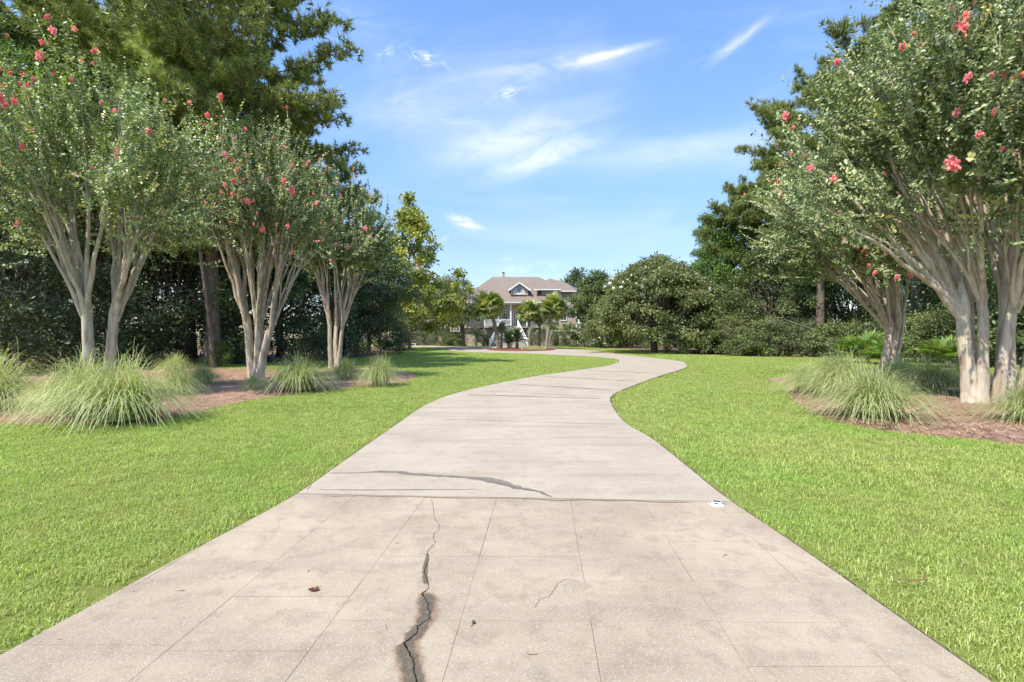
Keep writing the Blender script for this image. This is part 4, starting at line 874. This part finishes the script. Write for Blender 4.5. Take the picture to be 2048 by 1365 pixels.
retree(B2, (X(1490, 56), 56, 0), 'leafy tree behind the small pale-stemmed tree', .78, 1.7); retree(B2, (X(1605, 50), 50, 0), 'leafy tree touching the left side of the straight pine trunk', .72, 5.1)
retree(B3, (X(2000, 36), 36, 0), 'dark tree behind the thick trunk cluster at the right edge', 1.2, 1.2); retree(B2, (X(2130, 27), 27, 0), 'leafy tree cut off by the right edge of the photo', 1.1, .5)
retree(B3, (X(1590, 62), 62, .1), 'dark tree deep in the wood left of the pine trunk', .8, 4.4); retree(B3, (X(1780, 60), 60, .1), 'dark tree deep in the wood behind the palmettos', 1.3, 2.2)
retree(B1, (X(1930, 48), 48, 0), 'green tree behind the huge crape myrtle at the right', .9, 2.2); retree(B3, (X(1350, 82), 82, .4), 'dark tree behind the white-flowering crape myrtle', 1.0, .4)
retree(B3, (X(1240, 96), 96, .6), 'dark tree behind the fence right of the house', 1.15, 5.0)
T1 = broad('small_tree', 'small pale-stemmed tree with flat light-green crown at the wood edge', (X(1461, 51), 51, 0), 4.2, 1.9, 'dome', .55, 'olive_leaf', 'grey_bark', 47, 34, 70, .42, (.17, .1), .11, group=None, fork=.5)
FT = broad('far_tree', 'dark treetops showing right behind the house roof', (X(1165, 125), 125, .6), 19.0, 8.5, 'dome', .3, 'dark_leaf', 'dark_bark', 48, 60, 100, 1.9, (.7, .4), .3, group='far trees behind the house', fork=.3)
for px, d, s_, rz, lb in ((1215, 112, .55, 1.5, 'low far tree just right of the fence'), (1285, 108, .6, 2.5, 'low far tree behind the white-flowering crape myrtle trunk'), (860, 116, .6, 4.5, 'low far tree behind the garage wing'), (1240, 140, 1.0, 1, 'far dark treetops behind the fence'), (1330, 120, 1.05, 2, 'far dark treetops above the white-flowering crape myrtle'), (905, 140, .85, 3, 'far treetops seen above the leaning tree left of the house'), (820, 120, .9, 4, 'far trees behind the yellow-green tree'), (740, 100, .8, 5, 'far trees behind the small dark magnolia'), (1000, 150, .55, 6, 'far trees hidden low behind the house'), (1420, 105, 1.0, .6, 'far trees behind the narrow conifer'), (1560, 95, 1.0, 3.3, 'far trees behind the broad pine')):
    retree(FT, (X(px, d), d, .6), lb, s_, rz)
# shrubs along the wood edges
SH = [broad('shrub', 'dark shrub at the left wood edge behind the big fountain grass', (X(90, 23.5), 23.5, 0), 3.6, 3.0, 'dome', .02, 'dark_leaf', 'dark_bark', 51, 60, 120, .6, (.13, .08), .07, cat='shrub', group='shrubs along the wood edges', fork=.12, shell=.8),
      broad('shrub', 'green shrub at the right wood edge left of the small pale tree', (X(1420, 55), 55, 0), 3.0, 3.0, 'dome', .02, 'mid_leaf', 'dark_bark', 52, 60, 110, .6, (.2, .12), .07, cat='shrub', group='shrubs along the wood edges', fork=.12, shell=.8),
      broad('shrub', 'light-green feathery shrub at the right wood edge', (X(1535, 50), 50, 0), 4.2, 3.0, 'dome', .02, 'sage_leaf', 'dark_bark', 53, 60, 100, .7, (.2, .1), .07, cat='shrub', group='shrubs along the wood edges', fork=.12, shell=.7)]
for k, px, d, s_, lb in ((0, -90, 20, 1.1, 'dark shrub at the left photo edge'), (0, 250, 28, 1.15, 'dark shrub right of the twin trunks of the leftmost crape myrtle'), (0, 390, 31, 1.1, 'dark shrub in the gap between the two nearest left crape myrtles'),
    (0, 470, 34, 1.0, 'dark shrub just left of the three-trunk crape myrtle'), (0, 590, 36, 1.0, 'dark shrub between the middle and far left crape myrtles'), (0, 660, 42, 1.1, 'dark shrub behind the stems of the far left crape myrtle'), (0, 760, 56, 1.2, 'dark shrub right of the small magnolia trunk'), (0, 785, 72, 1.1, 'dark shrub at the far end of the left wood edge'),
    (1, 1505, 49, .9, 'green shrub right of the small pale-stemmed tree'), (0, 1480, 56, 1.3, 'dark shrub behind the small pale-stemmed tree'), (0, 1590, 48, 1.1, 'dark shrub left of the foot of the pine trunk'), (2, 1610, 47, .8, 'light shrub at the foot of the straight pine trunk'),
    (1, 1690, 45, 1.1, 'green shrub right of the pine trunk'), (0, 1800, 40, 1.1, 'dark shrub behind the palmettos'), (1, 1860, 36, 1.2, 'green shrub behind the leaning crape myrtle'), (2, 1900, 33, .95, 'light shrub left of the thick trunk cluster'), (0, 1980, 34, 1.2, 'dark shrub behind the thick trunk cluster'), (1, 2080, 27, 1.2, 'green shrub at the right photo edge'),
    (0, 1222, 80, 1.9, 'large dark shrub between the magnolia and the white-flowering crape myrtle'), (1, 1265, 84, 1.1, 'green shrub under the left side of the white-flowering crape myrtle'), (0, 1330, 74, 1.0, 'dark shrub behind the white-flowering crape myrtle trunk'), (0, 850, 97, 1.0, 'dark shrub by the garage wing'), (0, 880, 94, .9, 'dark shrub left of the basketball hoop'), (1, 905, 93, .8, 'green shrub below the basketball hoop'), (0, 965, 94.5, .7, 'dark shrub at the foot of the porch piers'), (0, 1118, 93, .8, 'dark shrub by the right end of the house wall'), (2, 1075, 92, .6, 'light shrub right of the stair')):
    retree(SH[k], (X(px, d), d, gz(d)), lb, s_, px*.37)
broad('shrub', 'bright green sapling bush in the dark gap of the left wood', (X(438, 28), 28, 0), 1.5, .8, 'dome', .1, 'bright_leaf', 'dark_bark', 55, 26, 60, .25, (.09, .055), .03, cat='shrub', fork=.2)

# ------------------------------------------------------------------ palms
def fan_frond(seed, nseg=22, L=1.0, pet=.9, mat='palm_leaf', droop=.35, dead=False):
    r = np.random.RandomState(seed); g = G(); tv = r.uniform(.1, .9)
    pp = bez(np.array([0, 0, 0.]), np.array([pet*.55, 0, .06]), np.array([pet, 0, -.08]), 5); g.tube(pp, np.linspace(.022, .014, 5), 4, t=.6)
    th = np.linspace(-2.3, 2.3, nseg)
    for a in th:
        l = L*(1-.25*(abs(a)/2.3)**2)*r.uniform(.9, 1.1); d = np.array([math.cos(a), math.sin(a), .10*abs(math.sin(a))]); s = np.array([-math.sin(a), math.cos(a), 0]); w_ = .06 if not dead else .03
        p0 = pp[-1]; p1 = p0+d*l*.6+(0, 0, -.04*l); p2 = p0+d*l*.95+(0, 0, -l*droop*r.uniform(.6, 1.5)); 
        V = [p0, p1+s*w_, p2, p1-s*w_, ]; g.add(V, [(0, 1, 2, 3)], tv+r.normal(0, .15))
    return g.mesh('frond', M[mat])
def feather_frond(seed, L, nl, ll, w_, mat, arch=.5, vee=.5):
    r = np.random.RandomState(seed); g = G(); q = bez(np.array([0, 0, 0.]), np.array([L*.5, 0, L*arch*.55]), np.array([L*.95, 0, -L*arch*.35]), 12); g.tube(q, np.linspace(.025, .006, 12), 4, t=.6)
    for s_ in (-1, 1):
        for i in range(nl):
            t = .15+.85*i/nl; k = t*11; a = min(int(k), 10); p = q[a]*(1-k+a)+q[a+1]*(k-a); tg = unit(q[a+1]-q[a]); up = np.array([-tg[2], 0, tg[0]]); d = unit(tg*.75+np.array([0, s_, 0])*.9+up*vee); l = ll*math.sin(PI*min(1, .22+t*.72))*r.uniform(.9, 1.1)
            e = p+d*l+(0, 0, -.12*l); m_ = (p+e)/2; g.add([p, m_+tg*w_, e, m_-tg*w_], [(0, 1, 2, 3)], r.uniform(.1, .9))
    return g.mesh('frond', M[mat])
fans = [fan_frond(70+i, 26, droop=.10+.10*i) for i in range(4)]; dead = [fan_frond(80+i, 16, .95, .7, 'dead_leaf', .75, True) for i in range(2)]
def palm(label, loc, top, bend, seed, nf=34, fs=1.25, ndead=4, tr=.24):
    r = np.random.RandomState(seed); t = empty('palm_tree', loc, 0, label, 'palm tree', 'cabbage palms in the turning island'); g = G(); tp = np.array([bend[0], bend[1], top])
    q = bez(np.array([0, 0, -.2]), np.array([bend[0]*.05, 0, top*.5]), tp, 20); rr = tr*np.interp(np.linspace(0, 1, 20), [0, .08, .75, .88, 1], [1.45, 1.0, .95, 1.5, 1.1])*(1+.06*(np.arange(20) % 2)); g.tube(q, rr, 12, .02)
    link('trunk', g.mesh('trunk', M['palm_bark'], True), t)
    for i in range(nf):
        az = i*2.39996+r.normal(0, .2); e = math.radians(85-128*(i/nf)**.85+r.normal(0, 6))
        link('frond', fans[i % 4], t, tp+(0, 0, .25-.35*i/nf), Matrix.Rotation(az, 4, 'Z').__matmul__(Matrix.Rotation(-e, 4, 'Y')).__matmul__(Matrix.Rotation(r.normal(0, .8), 4, 'X')).to_euler(), fs*r.uniform(.85, 1.15))
    for i in range(ndead):
        az = r.choice([0, PI, 3.6, 5.8])+r.normal(0, .35); o = link('frond', dead[i % 2], t, tp+(0, 0, -.15), (Matrix.Rotation(az, 4, 'Z') @ Matrix.Rotation(math.radians(r.uniform(15, 50)), 4, 'Y')).to_euler(), fs*r.uniform(.8, 1.05)); o['label'] = 'dry brown hanging frond'
def pt(px, py): a = at(px, py); return (a[0], a[1], gz(a[1])+.12)
palm('tallest cabbage palm with a full round crown at the left of the island', pt(996, 698.6), Z(617, 74)-.3, (-1.4, .1), 1, 54, 1.42, 0, .27)
palm('middle cabbage palm of the island with brown dead fronds below its crown', pt(1059, 698.2), Z(628, 75)-.3, (-.1, .1), 2, 44, 1.12, 5, .22)
palm('right cabbage palm of the island leaning right with pink-brown dead fronds', pt(1093, 699), Z(621, 74)-.2, (1.1, .1), 3, 50, 1.3, 7, .24)
ff = [feather_frond(90+i, 2.0, 26, .55, .03, 'pindo_leaf', .75, .5) for i in range(2)]; sf = [feather_frond(94+i, 1.6, 34, .34, .022, 'sago_leaf', .45, .35) for i in range(2)]
def rosette(name, label, loc, h, tr, nf, fs, meshes, e0, e1, seed, cat, group, barkm='palm_bark'):
    r = np.random.RandomState(seed); t = empty(name, loc, 0, label, cat, group); g = G(); g.tube([(0, 0, -.15), (0, 0, h*.5), (.02, 0, h)], [tr*1.2, tr, tr*1.15], 10, .05); link('trunk', g.mesh('trunk', M[barkm], True), t)
    for i in range(nf):
        az = i*2.39996+r.normal(0, .2); e = math.radians(e0+(e1-e0)*(i/nf)+r.normal(0, 6))
        link('frond', meshes[i % len(meshes)], t, (0, 0, h), (Matrix.Rotation(az, 4, 'Z') @ Matrix.Rotation(-e, 4, 'Y')).to_euler(), fs*r.uniform(.85, 1.15))
    return t
rosette('pindo_palm', 'grey-green pindo palm with drooping feather fronds between the two right palms', pt(1079, 697.6), 3.2, .22, 30, 1.5, ff, 75, 0, 5, 'palm tree', 'grey feather palms near the stair')
rosette('pindo_palm', 'pale feather palm close to the tallest palm trunk', pt(1003, 697.5), 2.0, .16, 26, 1.25, ff, 78, 5, 6, 'palm tree', 'grey feather palms near the stair')
rosette('pindo_palm', 'grey feather palm right of the stair', (X(1100, 84), 84, gz(84)), 2.4, .2, 28, 1.5, ff, 78, 0, 7, 'palm tree', 'grey feather palms near the stair')
rosette('pindo_palm', 'small feather palm at the left porch piers', (X(953, 92), 92, gz(92)), 1.4, .14, 20, 1.3, ff, 80, 10, 8, 'palm tree', 'grey feather palms near the stair')
rosette('sago_palm', 'dark sago palm at the front left of the island', pt(1017, 699.8), .7, .22, 34, 1.6, sf, 80, -5, 9, 'sago palm', 'sago palms of the island')
rosette('sago_palm', 'sago palm leaning behind the front one, right of it', pt(1034, 699.4), 1.1, .22, 32, 1.5, sf, 80, -5, 10, 'sago palm', 'sago palms of the island')
pal = [fan_frond(100+i, 18, .75, .7, 'bright_leaf' if i else 'palm_leaf', .22) for i in range(2)]
for px, d, s_, nf, lb in ((1735, 33, 1.35, 26, 'large palmetto with fan leaves behind the fountain grasses'), (1700, 35, 1.1, 20, 'palmetto left of the largest one'), (1775, 31, 1.1, 20, 'palmetto touching the leaning crape myrtle trunks'), (1895, 28, 1.2, 20, 'palmetto beside the thick trunk cluster'), (1510, 49, .9, 14, 'small palmetto by the green shrub at the wood edge')):
    rosette('palmetto', lb, (X(px, d), d, 0), .35, .12, nf, s_, pal, 80, 12, px, 'palmetto', 'palmettos at the right wood edge')

# ------------------------------------------------------------------ fountain grasses
def clump_mesh(seed, n=1250, R=1.1, Hh=1.05, w_=.0125):
    r = np.random.RandomState(seed); az = r.uniform(0, 2*PI, n); q = r.uniform(0, 1, n)**.58; L = r.uniform(.75, 1.2, n)*(R*1.25)
    reach = L*(.15+.75*q); up = Hh*(1.08-.55*q)*r.uniform(.75, 1.15, n); b = r.normal(0, .11*R, (n, 2)); k = 7; V = np.zeros((n, k, 2, 3)); s = np.linspace(0, 1, k)
    d = np.stack([np.cos(az), np.sin(az)], -1); sd = np.stack([-np.sin(az), np.cos(az), np.zeros(n)], -1); wob = r.normal(0, .07, (n, 2))
    for i, t in enumerate(s):
        rad = reach*(t**1.15); z = up*(1-(1-t)**1.9)-(q**1.6)*up*1.15*t**3.2
        P = np.concatenate([b+d*rad[:, None]+wob*t*t, np.maximum(z, .01)[:, None]], 1); ww = w_*(1-.75*t)*r.uniform(.7, 1.3, n)
        V[:, i, 0] = P-sd*ww[:, None]*.5; V[:, i, 1] = P+sd*ww[:, None]*.5
    base = np.arange(n)[:, None]*k*2; i = np.arange(k-1)[None]*2; F = np.stack([base+i, base+i+1, base+i+3, base+i+2], -1).reshape(-1, 4)
    tn = np.clip(np.where(r.uniform(0, 1, n) < .16, r.uniform(0, .2, n), .35+.35*q+r.normal(0, .14, n)), 0, 1)
    g = G(); g.add(V.reshape(-1, 3), F, np.repeat(tn, k*2)); return g.mesh('ornamental_grass', M['fountain'])
CM = [clump_mesh(200+i) for i in range(3)]
def og(px, py, s_, sz, rz, k, label, lean=0):
    d = dist(py, .05); o = link('ornamental_grass', CM[k], None, (X(px, d), d, gz(d)+.04), (0, lean, rz), (s_, s_, sz)); tag(o, label, 'ornamental grass', 'fountain grasses in the mulch beds')
og(245, 838, 1.28, 1.22, .2, 0, 'largest pale fountain grass at the front left of the left bed'); og(165, 828, 1.15, 1.18, 2.0, 1, 'fountain grass merging with the largest one on its left side')
og(-25, 818, 1.3, 1.3, 1.0, 2, 'fountain grass cut off by the left edge of the photo'); og(355, 790, .75, .8, 4.0, 1, 'straw-tinted fountain grass right of the largest one'); og(405, 770, .8, .75, 3.0, 0, 'dark fountain grass in the shade left of the three-trunk crape myrtle')
og(597, 779, 1.15, 1.1, 1.2, 2, 'fountain grass right of the three-trunk crape myrtle'); og(760, 768, .85, 1.0, 2.3, 0, 'rounded fountain grass at the right tip of the left bed'); og(690, 758, .9, .85, .3, 1, 'shaded fountain grass between the last two of the left bed')
og(505, 778, .32, .5, .3, 1, 'tiny tuft of grass in front of the three-trunk crape myrtle'); og(350, 745, .9, .9, 5.3, 2, 'dark fountain grass behind the straw-tinted one')
og(1612, 783, .85, .85, .4, 0, 'small rounded fountain grass at the left tip of the right bed'); og(1690, 795, 1.3, 1.2, 1.4, 1, 'broad fountain grass behind the front one in the right bed')
og(1745, 832, 1.15, 1.0, 2.4, 2, 'front fountain grass of the right bed arching towards the lawn'); og(1660, 772, .95, 1.05, 3.4, 2, 'tall wispy fountain grass behind the left tip of the right bed')
og(1860, 785, 1.1, 1.0, .9, 0, 'fountain grass between the leaning crape myrtle and the thick trunks'); og(1930, 775, 1.0, .95, 5.0, 1, 'fountain grass directly behind the thick trunk cluster'); og(1800, 768, 1.1, 1.0, 4.1, 2, 'fountain grass at the foot of the leaning crape myrtle')
og(2065, 845, .85, .85, 2.2, 1, 'fountain grass cut off by the right edge of the photo'); og(2090, 800, 1.1, 1.0, .2, 0, 'shaded fountain grass beyond the right edge trunks')
rs = np.random.RandomState(8)
g = G()
for i in range(900):
    a = rs.uniform(0, 2*PI); q = rs.uniform(0, 1)**.5; c_ = (isl_c[0]+1.6+1.9*q*math.cos(a), isl_c[1]-3.4+1.2*q*math.sin(a), 0); z = gz(c_[1])+.1; d = rs.normal(0, .16, 2)
    g.add([(c_[0]-.015, c_[1], z), (c_[0]+.015, c_[1], z), (c_[0]+d[0], c_[1]+d[1], z+rs.uniform(.35, .7))], [(0, 1, 2)], rs.uniform(0, 1))
tag(link('ground_cover', g.mesh('ground_cover', M['fountain'])), kind='stuff')

# ------------------------------------------------------------------ turf, straw, litter: uncountable stuff
def gn_scatter(name, P, rot, scl, src_mesh, mat):
    """points carry rot / scl; a geometry node group puts one tuft on each."""
    me = bpy.data.meshes.new(name); me.vertices.add(len(P)); me.vertices.foreach_set('co', np.ascontiguousarray(P, np.float32).ravel())
    a = me.attributes.new('rz', 'FLOAT', 'POINT'); a.data.foreach_set('value', rot.astype(np.float32)); a = me.attributes.new('sc', 'FLOAT', 'POINT'); a.data.foreach_set('value', scl.astype(np.float32))
    me.update(); o = link(name, me); src = bpy.data.objects.new(name+'_tuft', src_mesh)
    ng = bpy.data.node_groups.new(name, 'GeometryNodeTree'); ng.interface.new_socket('Geometry', in_out='INPUT', socket_type='NodeSocketGeometry'); ng.interface.new_socket('Geometry', in_out='OUTPUT', socket_type='NodeSocketGeometry')
    k = N(ng); gi = k.n('NodeGroupInput'); go = k.n('NodeGroupOutput'); ip = k.n('GeometryNodeInstanceOnPoints'); oi = k.n('GeometryNodeObjectInfo'); oi.inputs['Object'].default_value = src
    ra = k.n('GeometryNodeInputNamedAttribute', data_type='FLOAT'); ra.inputs['Name'].default_value = 'rz'; sa = k.n('GeometryNodeInputNamedAttribute', data_type='FLOAT'); sa.inputs['Name'].default_value = 'sc'
    cx = k.n('ShaderNodeCombineXYZ'); k.l(ra.outputs['Attribute'], cx.inputs[2]); er = k.n('FunctionNodeEulerToRotation'); k.l(cx.outputs[0], er.inputs[0])
    k.l(gi.outputs[0], ip.inputs['Points']); k.l(oi.outputs['Geometry'], ip.inputs['Instance']); k.l(er.outputs[0], ip.inputs['Rotation']); k.l(sa.outputs['Attribute'], ip.inputs['Scale']); k.l(ip.outputs[0], go.inputs[0])
    md = o.modifiers.new('scatter', 'NODES'); md.node_group = ng; return tag(o, kind='stuff')
def tuft(seed, n, R, h, w_, mat='grass', lie=.5, tinthi=1.0):
    r = np.random.RandomState(seed); az = r.uniform(0, 2*PI, n); rad = R*np.sqrt(r.uniform(0, 1, n)); b = np.stack([rad*np.cos(az), rad*np.sin(az), np.zeros(n)], -1)
    a2 = r.uniform(0, 2*PI, n); d = np.stack([np.cos(a2), np.sin(a2), np.zeros(n)], -1); s = np.stack([-np.sin(a2), np.cos(a2), np.zeros(n)], -1); L = h*r.uniform(.6, 1.3, n)[:, None]; ti = np.abs(r.normal(0, lie, n))[:, None]
    ww = w_*r.uniform(.6, 1.2, n)[:, None]; up = np.array([0, 0, 1.])
    m_ = b+up*L*.6+d*L*.35*ti; e = b+up*L*np.clip(1.0-.35*ti, .3, 1)+d*L*1.0*ti
    V = np.stack([b-s*ww*.4, b+s*ww*.4, m_+s*ww*.5, m_-s*ww*.5, e], 1).reshape(-1, 3); i = np.arange(n)*5
    g = G(); g.add(V, np.stack([i, i+1, i+2, i+3], -1), np.repeat(np.clip(r.normal(.48, .24, n), 0, tinthi), 5)); g.F3.append(np.stack([i+3, i+2, i+4], -1)); return g.mesh('tuft', M[mat])
r = np.random.RandomState(77)
def lawn_points(y0, y1, dens, margin, marg_edge):
    xm = y1*1.12+margin; n = int(2*xm*(y1-y0)*dens); x = r.uniform(-xm, xm, n); y = r.uniform(y0, y1, n)
    k = np.abs(x) < np.maximum(y, 0)*1.12+margin; x, y = x[k], y[k]
    k = ~inside(drive_poly, x, y); x, y = x[k], y[k]
    for pl in (bedL, bedR, woodL, woodR, np.array(isl)): k = ~inside(pl, x, y); x, y = x[k], y[k]
    if marg_edge: k = edge_dist(drive_poly, x, y) > marg_edge*(.9+.6*np.sin(x*3.1+y*2.3)+.5*np.sin(x*9+y*11)); x, y = x[k], y[k]
    return x, y
zones = [(-.5, 5, 230, 1.2, .042, 32, .085, .036, .0046), (5, 10, 150, 1.5, .045, 32, .11, .038, .0058), (10, 20, 62, 1.5, .05, 34, .16, .042, .0085), (20, 40, 20, 2, .08, 34, .28, .045, .016), (40, 92, 6, 3, .15, 32, .5, .05, .030)]
for zi, (y0, y1, dens, mg, me_, nb_, R_t, hh, ww) in enumerate(zones):
    x, y = lawn_points(y0, y1, dens, mg, me_)
    sc = r.uniform(.75, 1.25, len(x)); patch = np.sin(x*.9+np.sin(y*.7)*2)*np.cos(y*.8+x*.3); sc *= 1+.12*patch
    P = np.stack([x, y, gz(y)-.036], -1); var = r.randint(0, 3, len(x))
    for v_ in range(3):
        k = var == v_; gn_scatter('lawn_grass', P[k], r.uniform(0, 6.28, k.sum()), sc[k], tuft(300+zi*10+v_, nb_, R_t, hh, ww, lie=.75), None)
# needles and bark bits on the beds, leaves on the woodland floor
def straw(name, poly, n, h, L=.12, mat='straw', seed=1, w_=.0035):
    rr = np.random.RandomState(seed); p = np.array(poly); x = rr.uniform(p[:, 0].min(), p[:, 0].max(), n*3); y = rr.uniform(p[:, 1].min(), p[:, 1].max(), n*3); k = inside(p, x, y); x, y = x[k][:n], y[k][:n]; n = len(x)
    ed = edge_dist(p, x, y); z = gz(y)-.025+h*np.clip(ed/.7, 0, 1)**.6; a = rr.uniform(0, 2*PI, n); l = L*rr.uniform(.5, 1.3, n)*(1+y/30); dz = rr.normal(0, .012, n); w2 = w_*(1+y/14)
    c, s = np.cos(a), np.sin(a); V = np.stack([np.stack([x-c*l/2-s*w2, y-s*l/2+c*w2, z], -1), np.stack([x-c*l/2+s*w2, y-s*l/2-c*w2, z], -1), np.stack([x+c*l/2, y+s*l/2, z+.01+np.abs(dz)], -1)], 1).reshape(-1, 3)
    g = G(); g.add(V, np.arange(n*3).reshape(-1, 3), np.repeat(rr.uniform(0, 1, n), 3)); tag(link(name, g.mesh(name, M[mat])), kind='stuff')
straw('pine_straw', bedL, 26000, .10, .17, seed=1, w_=.0055); straw('pine_straw', bedR, 26000, .10, .17, seed=2, w_=.0055)
fr = woodL[:, 1] < 80; straw('fallen_leaves', [(-40, 16), at(0, 741), at(380, 731), at(600, 721), at(790, 704), (-14, 75), (-40, 60)], 16000, .02, .22, seed=3, w_=.03)
straw('fallen_leaves', [at(1310, 701), at(1450, 711), at(1700, 716), at(2048, 722), (50, 28), (60, 60), (18, 75)], 16000, .02, .22, seed=4, w_=.03)

# blown needles, crumbs and clippings on the concrete, thicker along its edges
rr = np.random.RandomState(91); n = 9000; x = rr.uniform(-5, 9, n); y = rr.uniform(1.0, 45, n)**1.0; k = inside(drive_poly, x, y); x, y = x[k], y[k]; ed = edge_dist(drive_poly, x, y)
k = rr.uniform(0, 1, len(x)) < np.where(ed < .12, 1, .10); x, y = x[k], y[k]; n = len(x); a_ = rr.uniform(0, 2*PI, n); l = rr.uniform(.006, .035, n)*(1+y/25); w2 = rr.uniform(.0012, .004, n)*(1+y/12)
c_, s2 = np.cos(a_), np.sin(a_); V = np.stack([np.stack([x-c_*l-s2*w2, y-s2*l+c_*w2, x*0+.0045], -1), np.stack([x-c_*l+s2*w2, y-s2*l-c_*w2, x*0+.0045], -1), np.stack([x+c_*l, y+s2*l, x*0+.008], -1)], 1).reshape(-1, 3)
g = G(); g.add(V, np.arange(n*3).reshape(-1, 3), np.repeat(rr.uniform(0, .6, n), 3)); tag(link('drive_litter', g.mesh('drive_litter', M['straw'])), kind='stuff')
# ------------------------------------------------------------------ small things on the drive
a = at(1433, 1009); st = empty('road_stud', (a[0], a[1], 0), -.25, 'round white solar road stud with a black panel on the right edge of the drive', 'road stud')
def disc(g, R, z0, z1, Rt, n=28, sy=1.0):
    th = np.linspace(0, 2*PI, n, endpoint=False); a_ = np.stack([R*np.cos(th), R*sy*np.sin(th), np.full(n, z0)], -1); b_ = np.stack([Rt*np.cos(th), Rt*sy*np.sin(th), np.full(n, z1)], -1)
    V = np.vstack([a_, b_, [[0, 0, z1]]]); g.add(V, [(i, (i+1) % n, n+(i+1) % n, n+i) for i in range(n)]); g.F3.append(np.array([(n+i, n+(i+1) % n, 2*n) for i in range(n)])+g.n-len(V))
M['alu'] = plain('cast_aluminium', (.72, .74, .77), .35, .6, .06, 20, .35); M['solar'] = plain('solar_panel', (.035, .02, .025), .25, .7, .2)
part('base', lambda g: (disc(g, .070, 0, .009, .064),), 'alu', st, True)
def hous(g):
    P0 = [(-.045, -.03, .009), (.045, -.03, .009), (.045, .03, .009), (-.045, .03, .009)]; P1 = [(-.034, -.018, .025), (.034, -.018, .025), (.034, .02, .025), (-.034, .02, .025)]
    g.add(P0+P1, [(0, 1, 5, 4), (1, 2, 6, 5), (2, 3, 7, 6), (3, 0, 4, 7), (4, 5, 6, 7)])
part('housing', hous, 'alu', st); part('solar_panel', lambda g: g.box((-.030, -.014, .0255), (.030, .017, .0275)), 'solar', st)
part('lens', lambda g: g.prism([np.array(p) for p in ((-.026, -.0285, .012), (.012, -.0285, .012), (.010, -.0225, .020), (-.024, -.0225, .020))], (0, -.002, .001)), 'solar', st)
for x in (-.056, .056): part('bolt', lambda g: g.tube([(x, 0, .008), (x, 0, .013)], .006, 8), 'metal', st)
a = at(627, 1183); lf = empty('fallen_leaf', (a[0], a[1], .004), .5, 'curled reddish-brown dry leaf lying on the drive left of the crack', 'leaf')
M['brown_leaf'] = leafmat('brown_leaf', [(0, (.16, .045, .02)), (1, (.30, .10, .045))], .5, .4, .15, (1, .8, .6))
g = G(); uu, vv = np.meshgrid(np.linspace(-1, 1, 9), np.linspace(-1, 1, 5), indexing='ij'); wd = .016*np.sqrt(np.clip(1-np.abs(uu)**1.7, 0, 1)); V = np.stack([uu*.028, vv*wd, .012*np.abs(vv)**1.5+.006*uu**2+.002*np.sin(uu*7+vv*3)+.001], -1).reshape(-1, 3)
g.add(V, [(i*5+j, i*5+j+1, (i+1)*5+j+1, (i+1)*5+j) for i in range(8) for j in range(4)], .3); g.add(V*np.array([.6, .6, .8])+(.006, -.012, .004), [(i*5+j, i*5+j+1, (i+1)*5+j+1, (i+1)*5+j) for i in range(8) for j in range(4)], .8)
link('blade', g.mesh('blade', M['brown_leaf'], True), lf); g = G(); g.tube([(.026, 0, .006), (.036, .006, .010), (.046, .008, .012)], .0016, 5); link('stalk', g.mesh('stalk', M['door'], True), lf)
a = at(947, 1248); nu = empty('nut', (a[0], a[1], 0), 0, 'small dark nut with a bent stalk on the drive right of the crack', 'nut')
g = G(); th = np.linspace(0, PI, 8); g.tube([(0, 0, .010-.0095*math.cos(t)) for t in th], [max(.0006, .0098*math.sin(t)) for t in th], 12); link('shell', g.mesh('shell', M['metal'], True), nu)
g = G(); g.tube([(0, -.006, .004), (-.004, -.02, .003), (-.010, -.032, .002)], [.0016, .0012, .0008], 5); g.tube([(-.004, -.02, .003), (-.016, -.017, .002)], .0008, 5); link('stalk', g.mesh('stalk', M['door'], True), nu)
a = at(1055, 1310); g = G(); g.tube([(0, 0, .002), (.02, -.003, .003), (.035, 0, .002), (.05, .003, .003)], .0014, 5); tag(link('twig', g.mesh('twig', M['rust'] if False else M['door'], True), None, (a[0], a[1], 0)), 'tiny curved brown twig near the bottom of the drive', 'twig')
a = at(1830, 1165); g = G(); g.tube([(-.11, .0, .02), (-.04, -.03, .03), (.03, -.03, .03), (.10, .04, .045)], [.004, .005, .004, .002], 6); tag(link('twig', g.mesh('twig', M['straw'], True), None, (a[0], a[1], -.0)), 'bent straw-coloured twig lying on the right lawn', 'twig')
br = empty('bare_branch', (X(1590, 46), 46, 0), 0, 'curving bare pale branch hanging in front of the dark shrubs left of the pine trunk', 'branch')
g = G(); g.tube([(2.5, 0, 2.2), (1.5, -.4, 2.6), (.2, -.5, 3.0), (-1.0, -.6, 3.4), (-2.0, -.5, 3.1), (-2.9, -.4, 3.5)], [.07, .06, .05, .045, .03, .015], 6); g.tube([(-1.0, -.6, 3.4), (-1.8, -.8, 3.7), (-3.0, -.8, 3.6)], [.03, .02, .01], 5); link('limb', g.mesh('limb', M['grey_bark'], True), br)
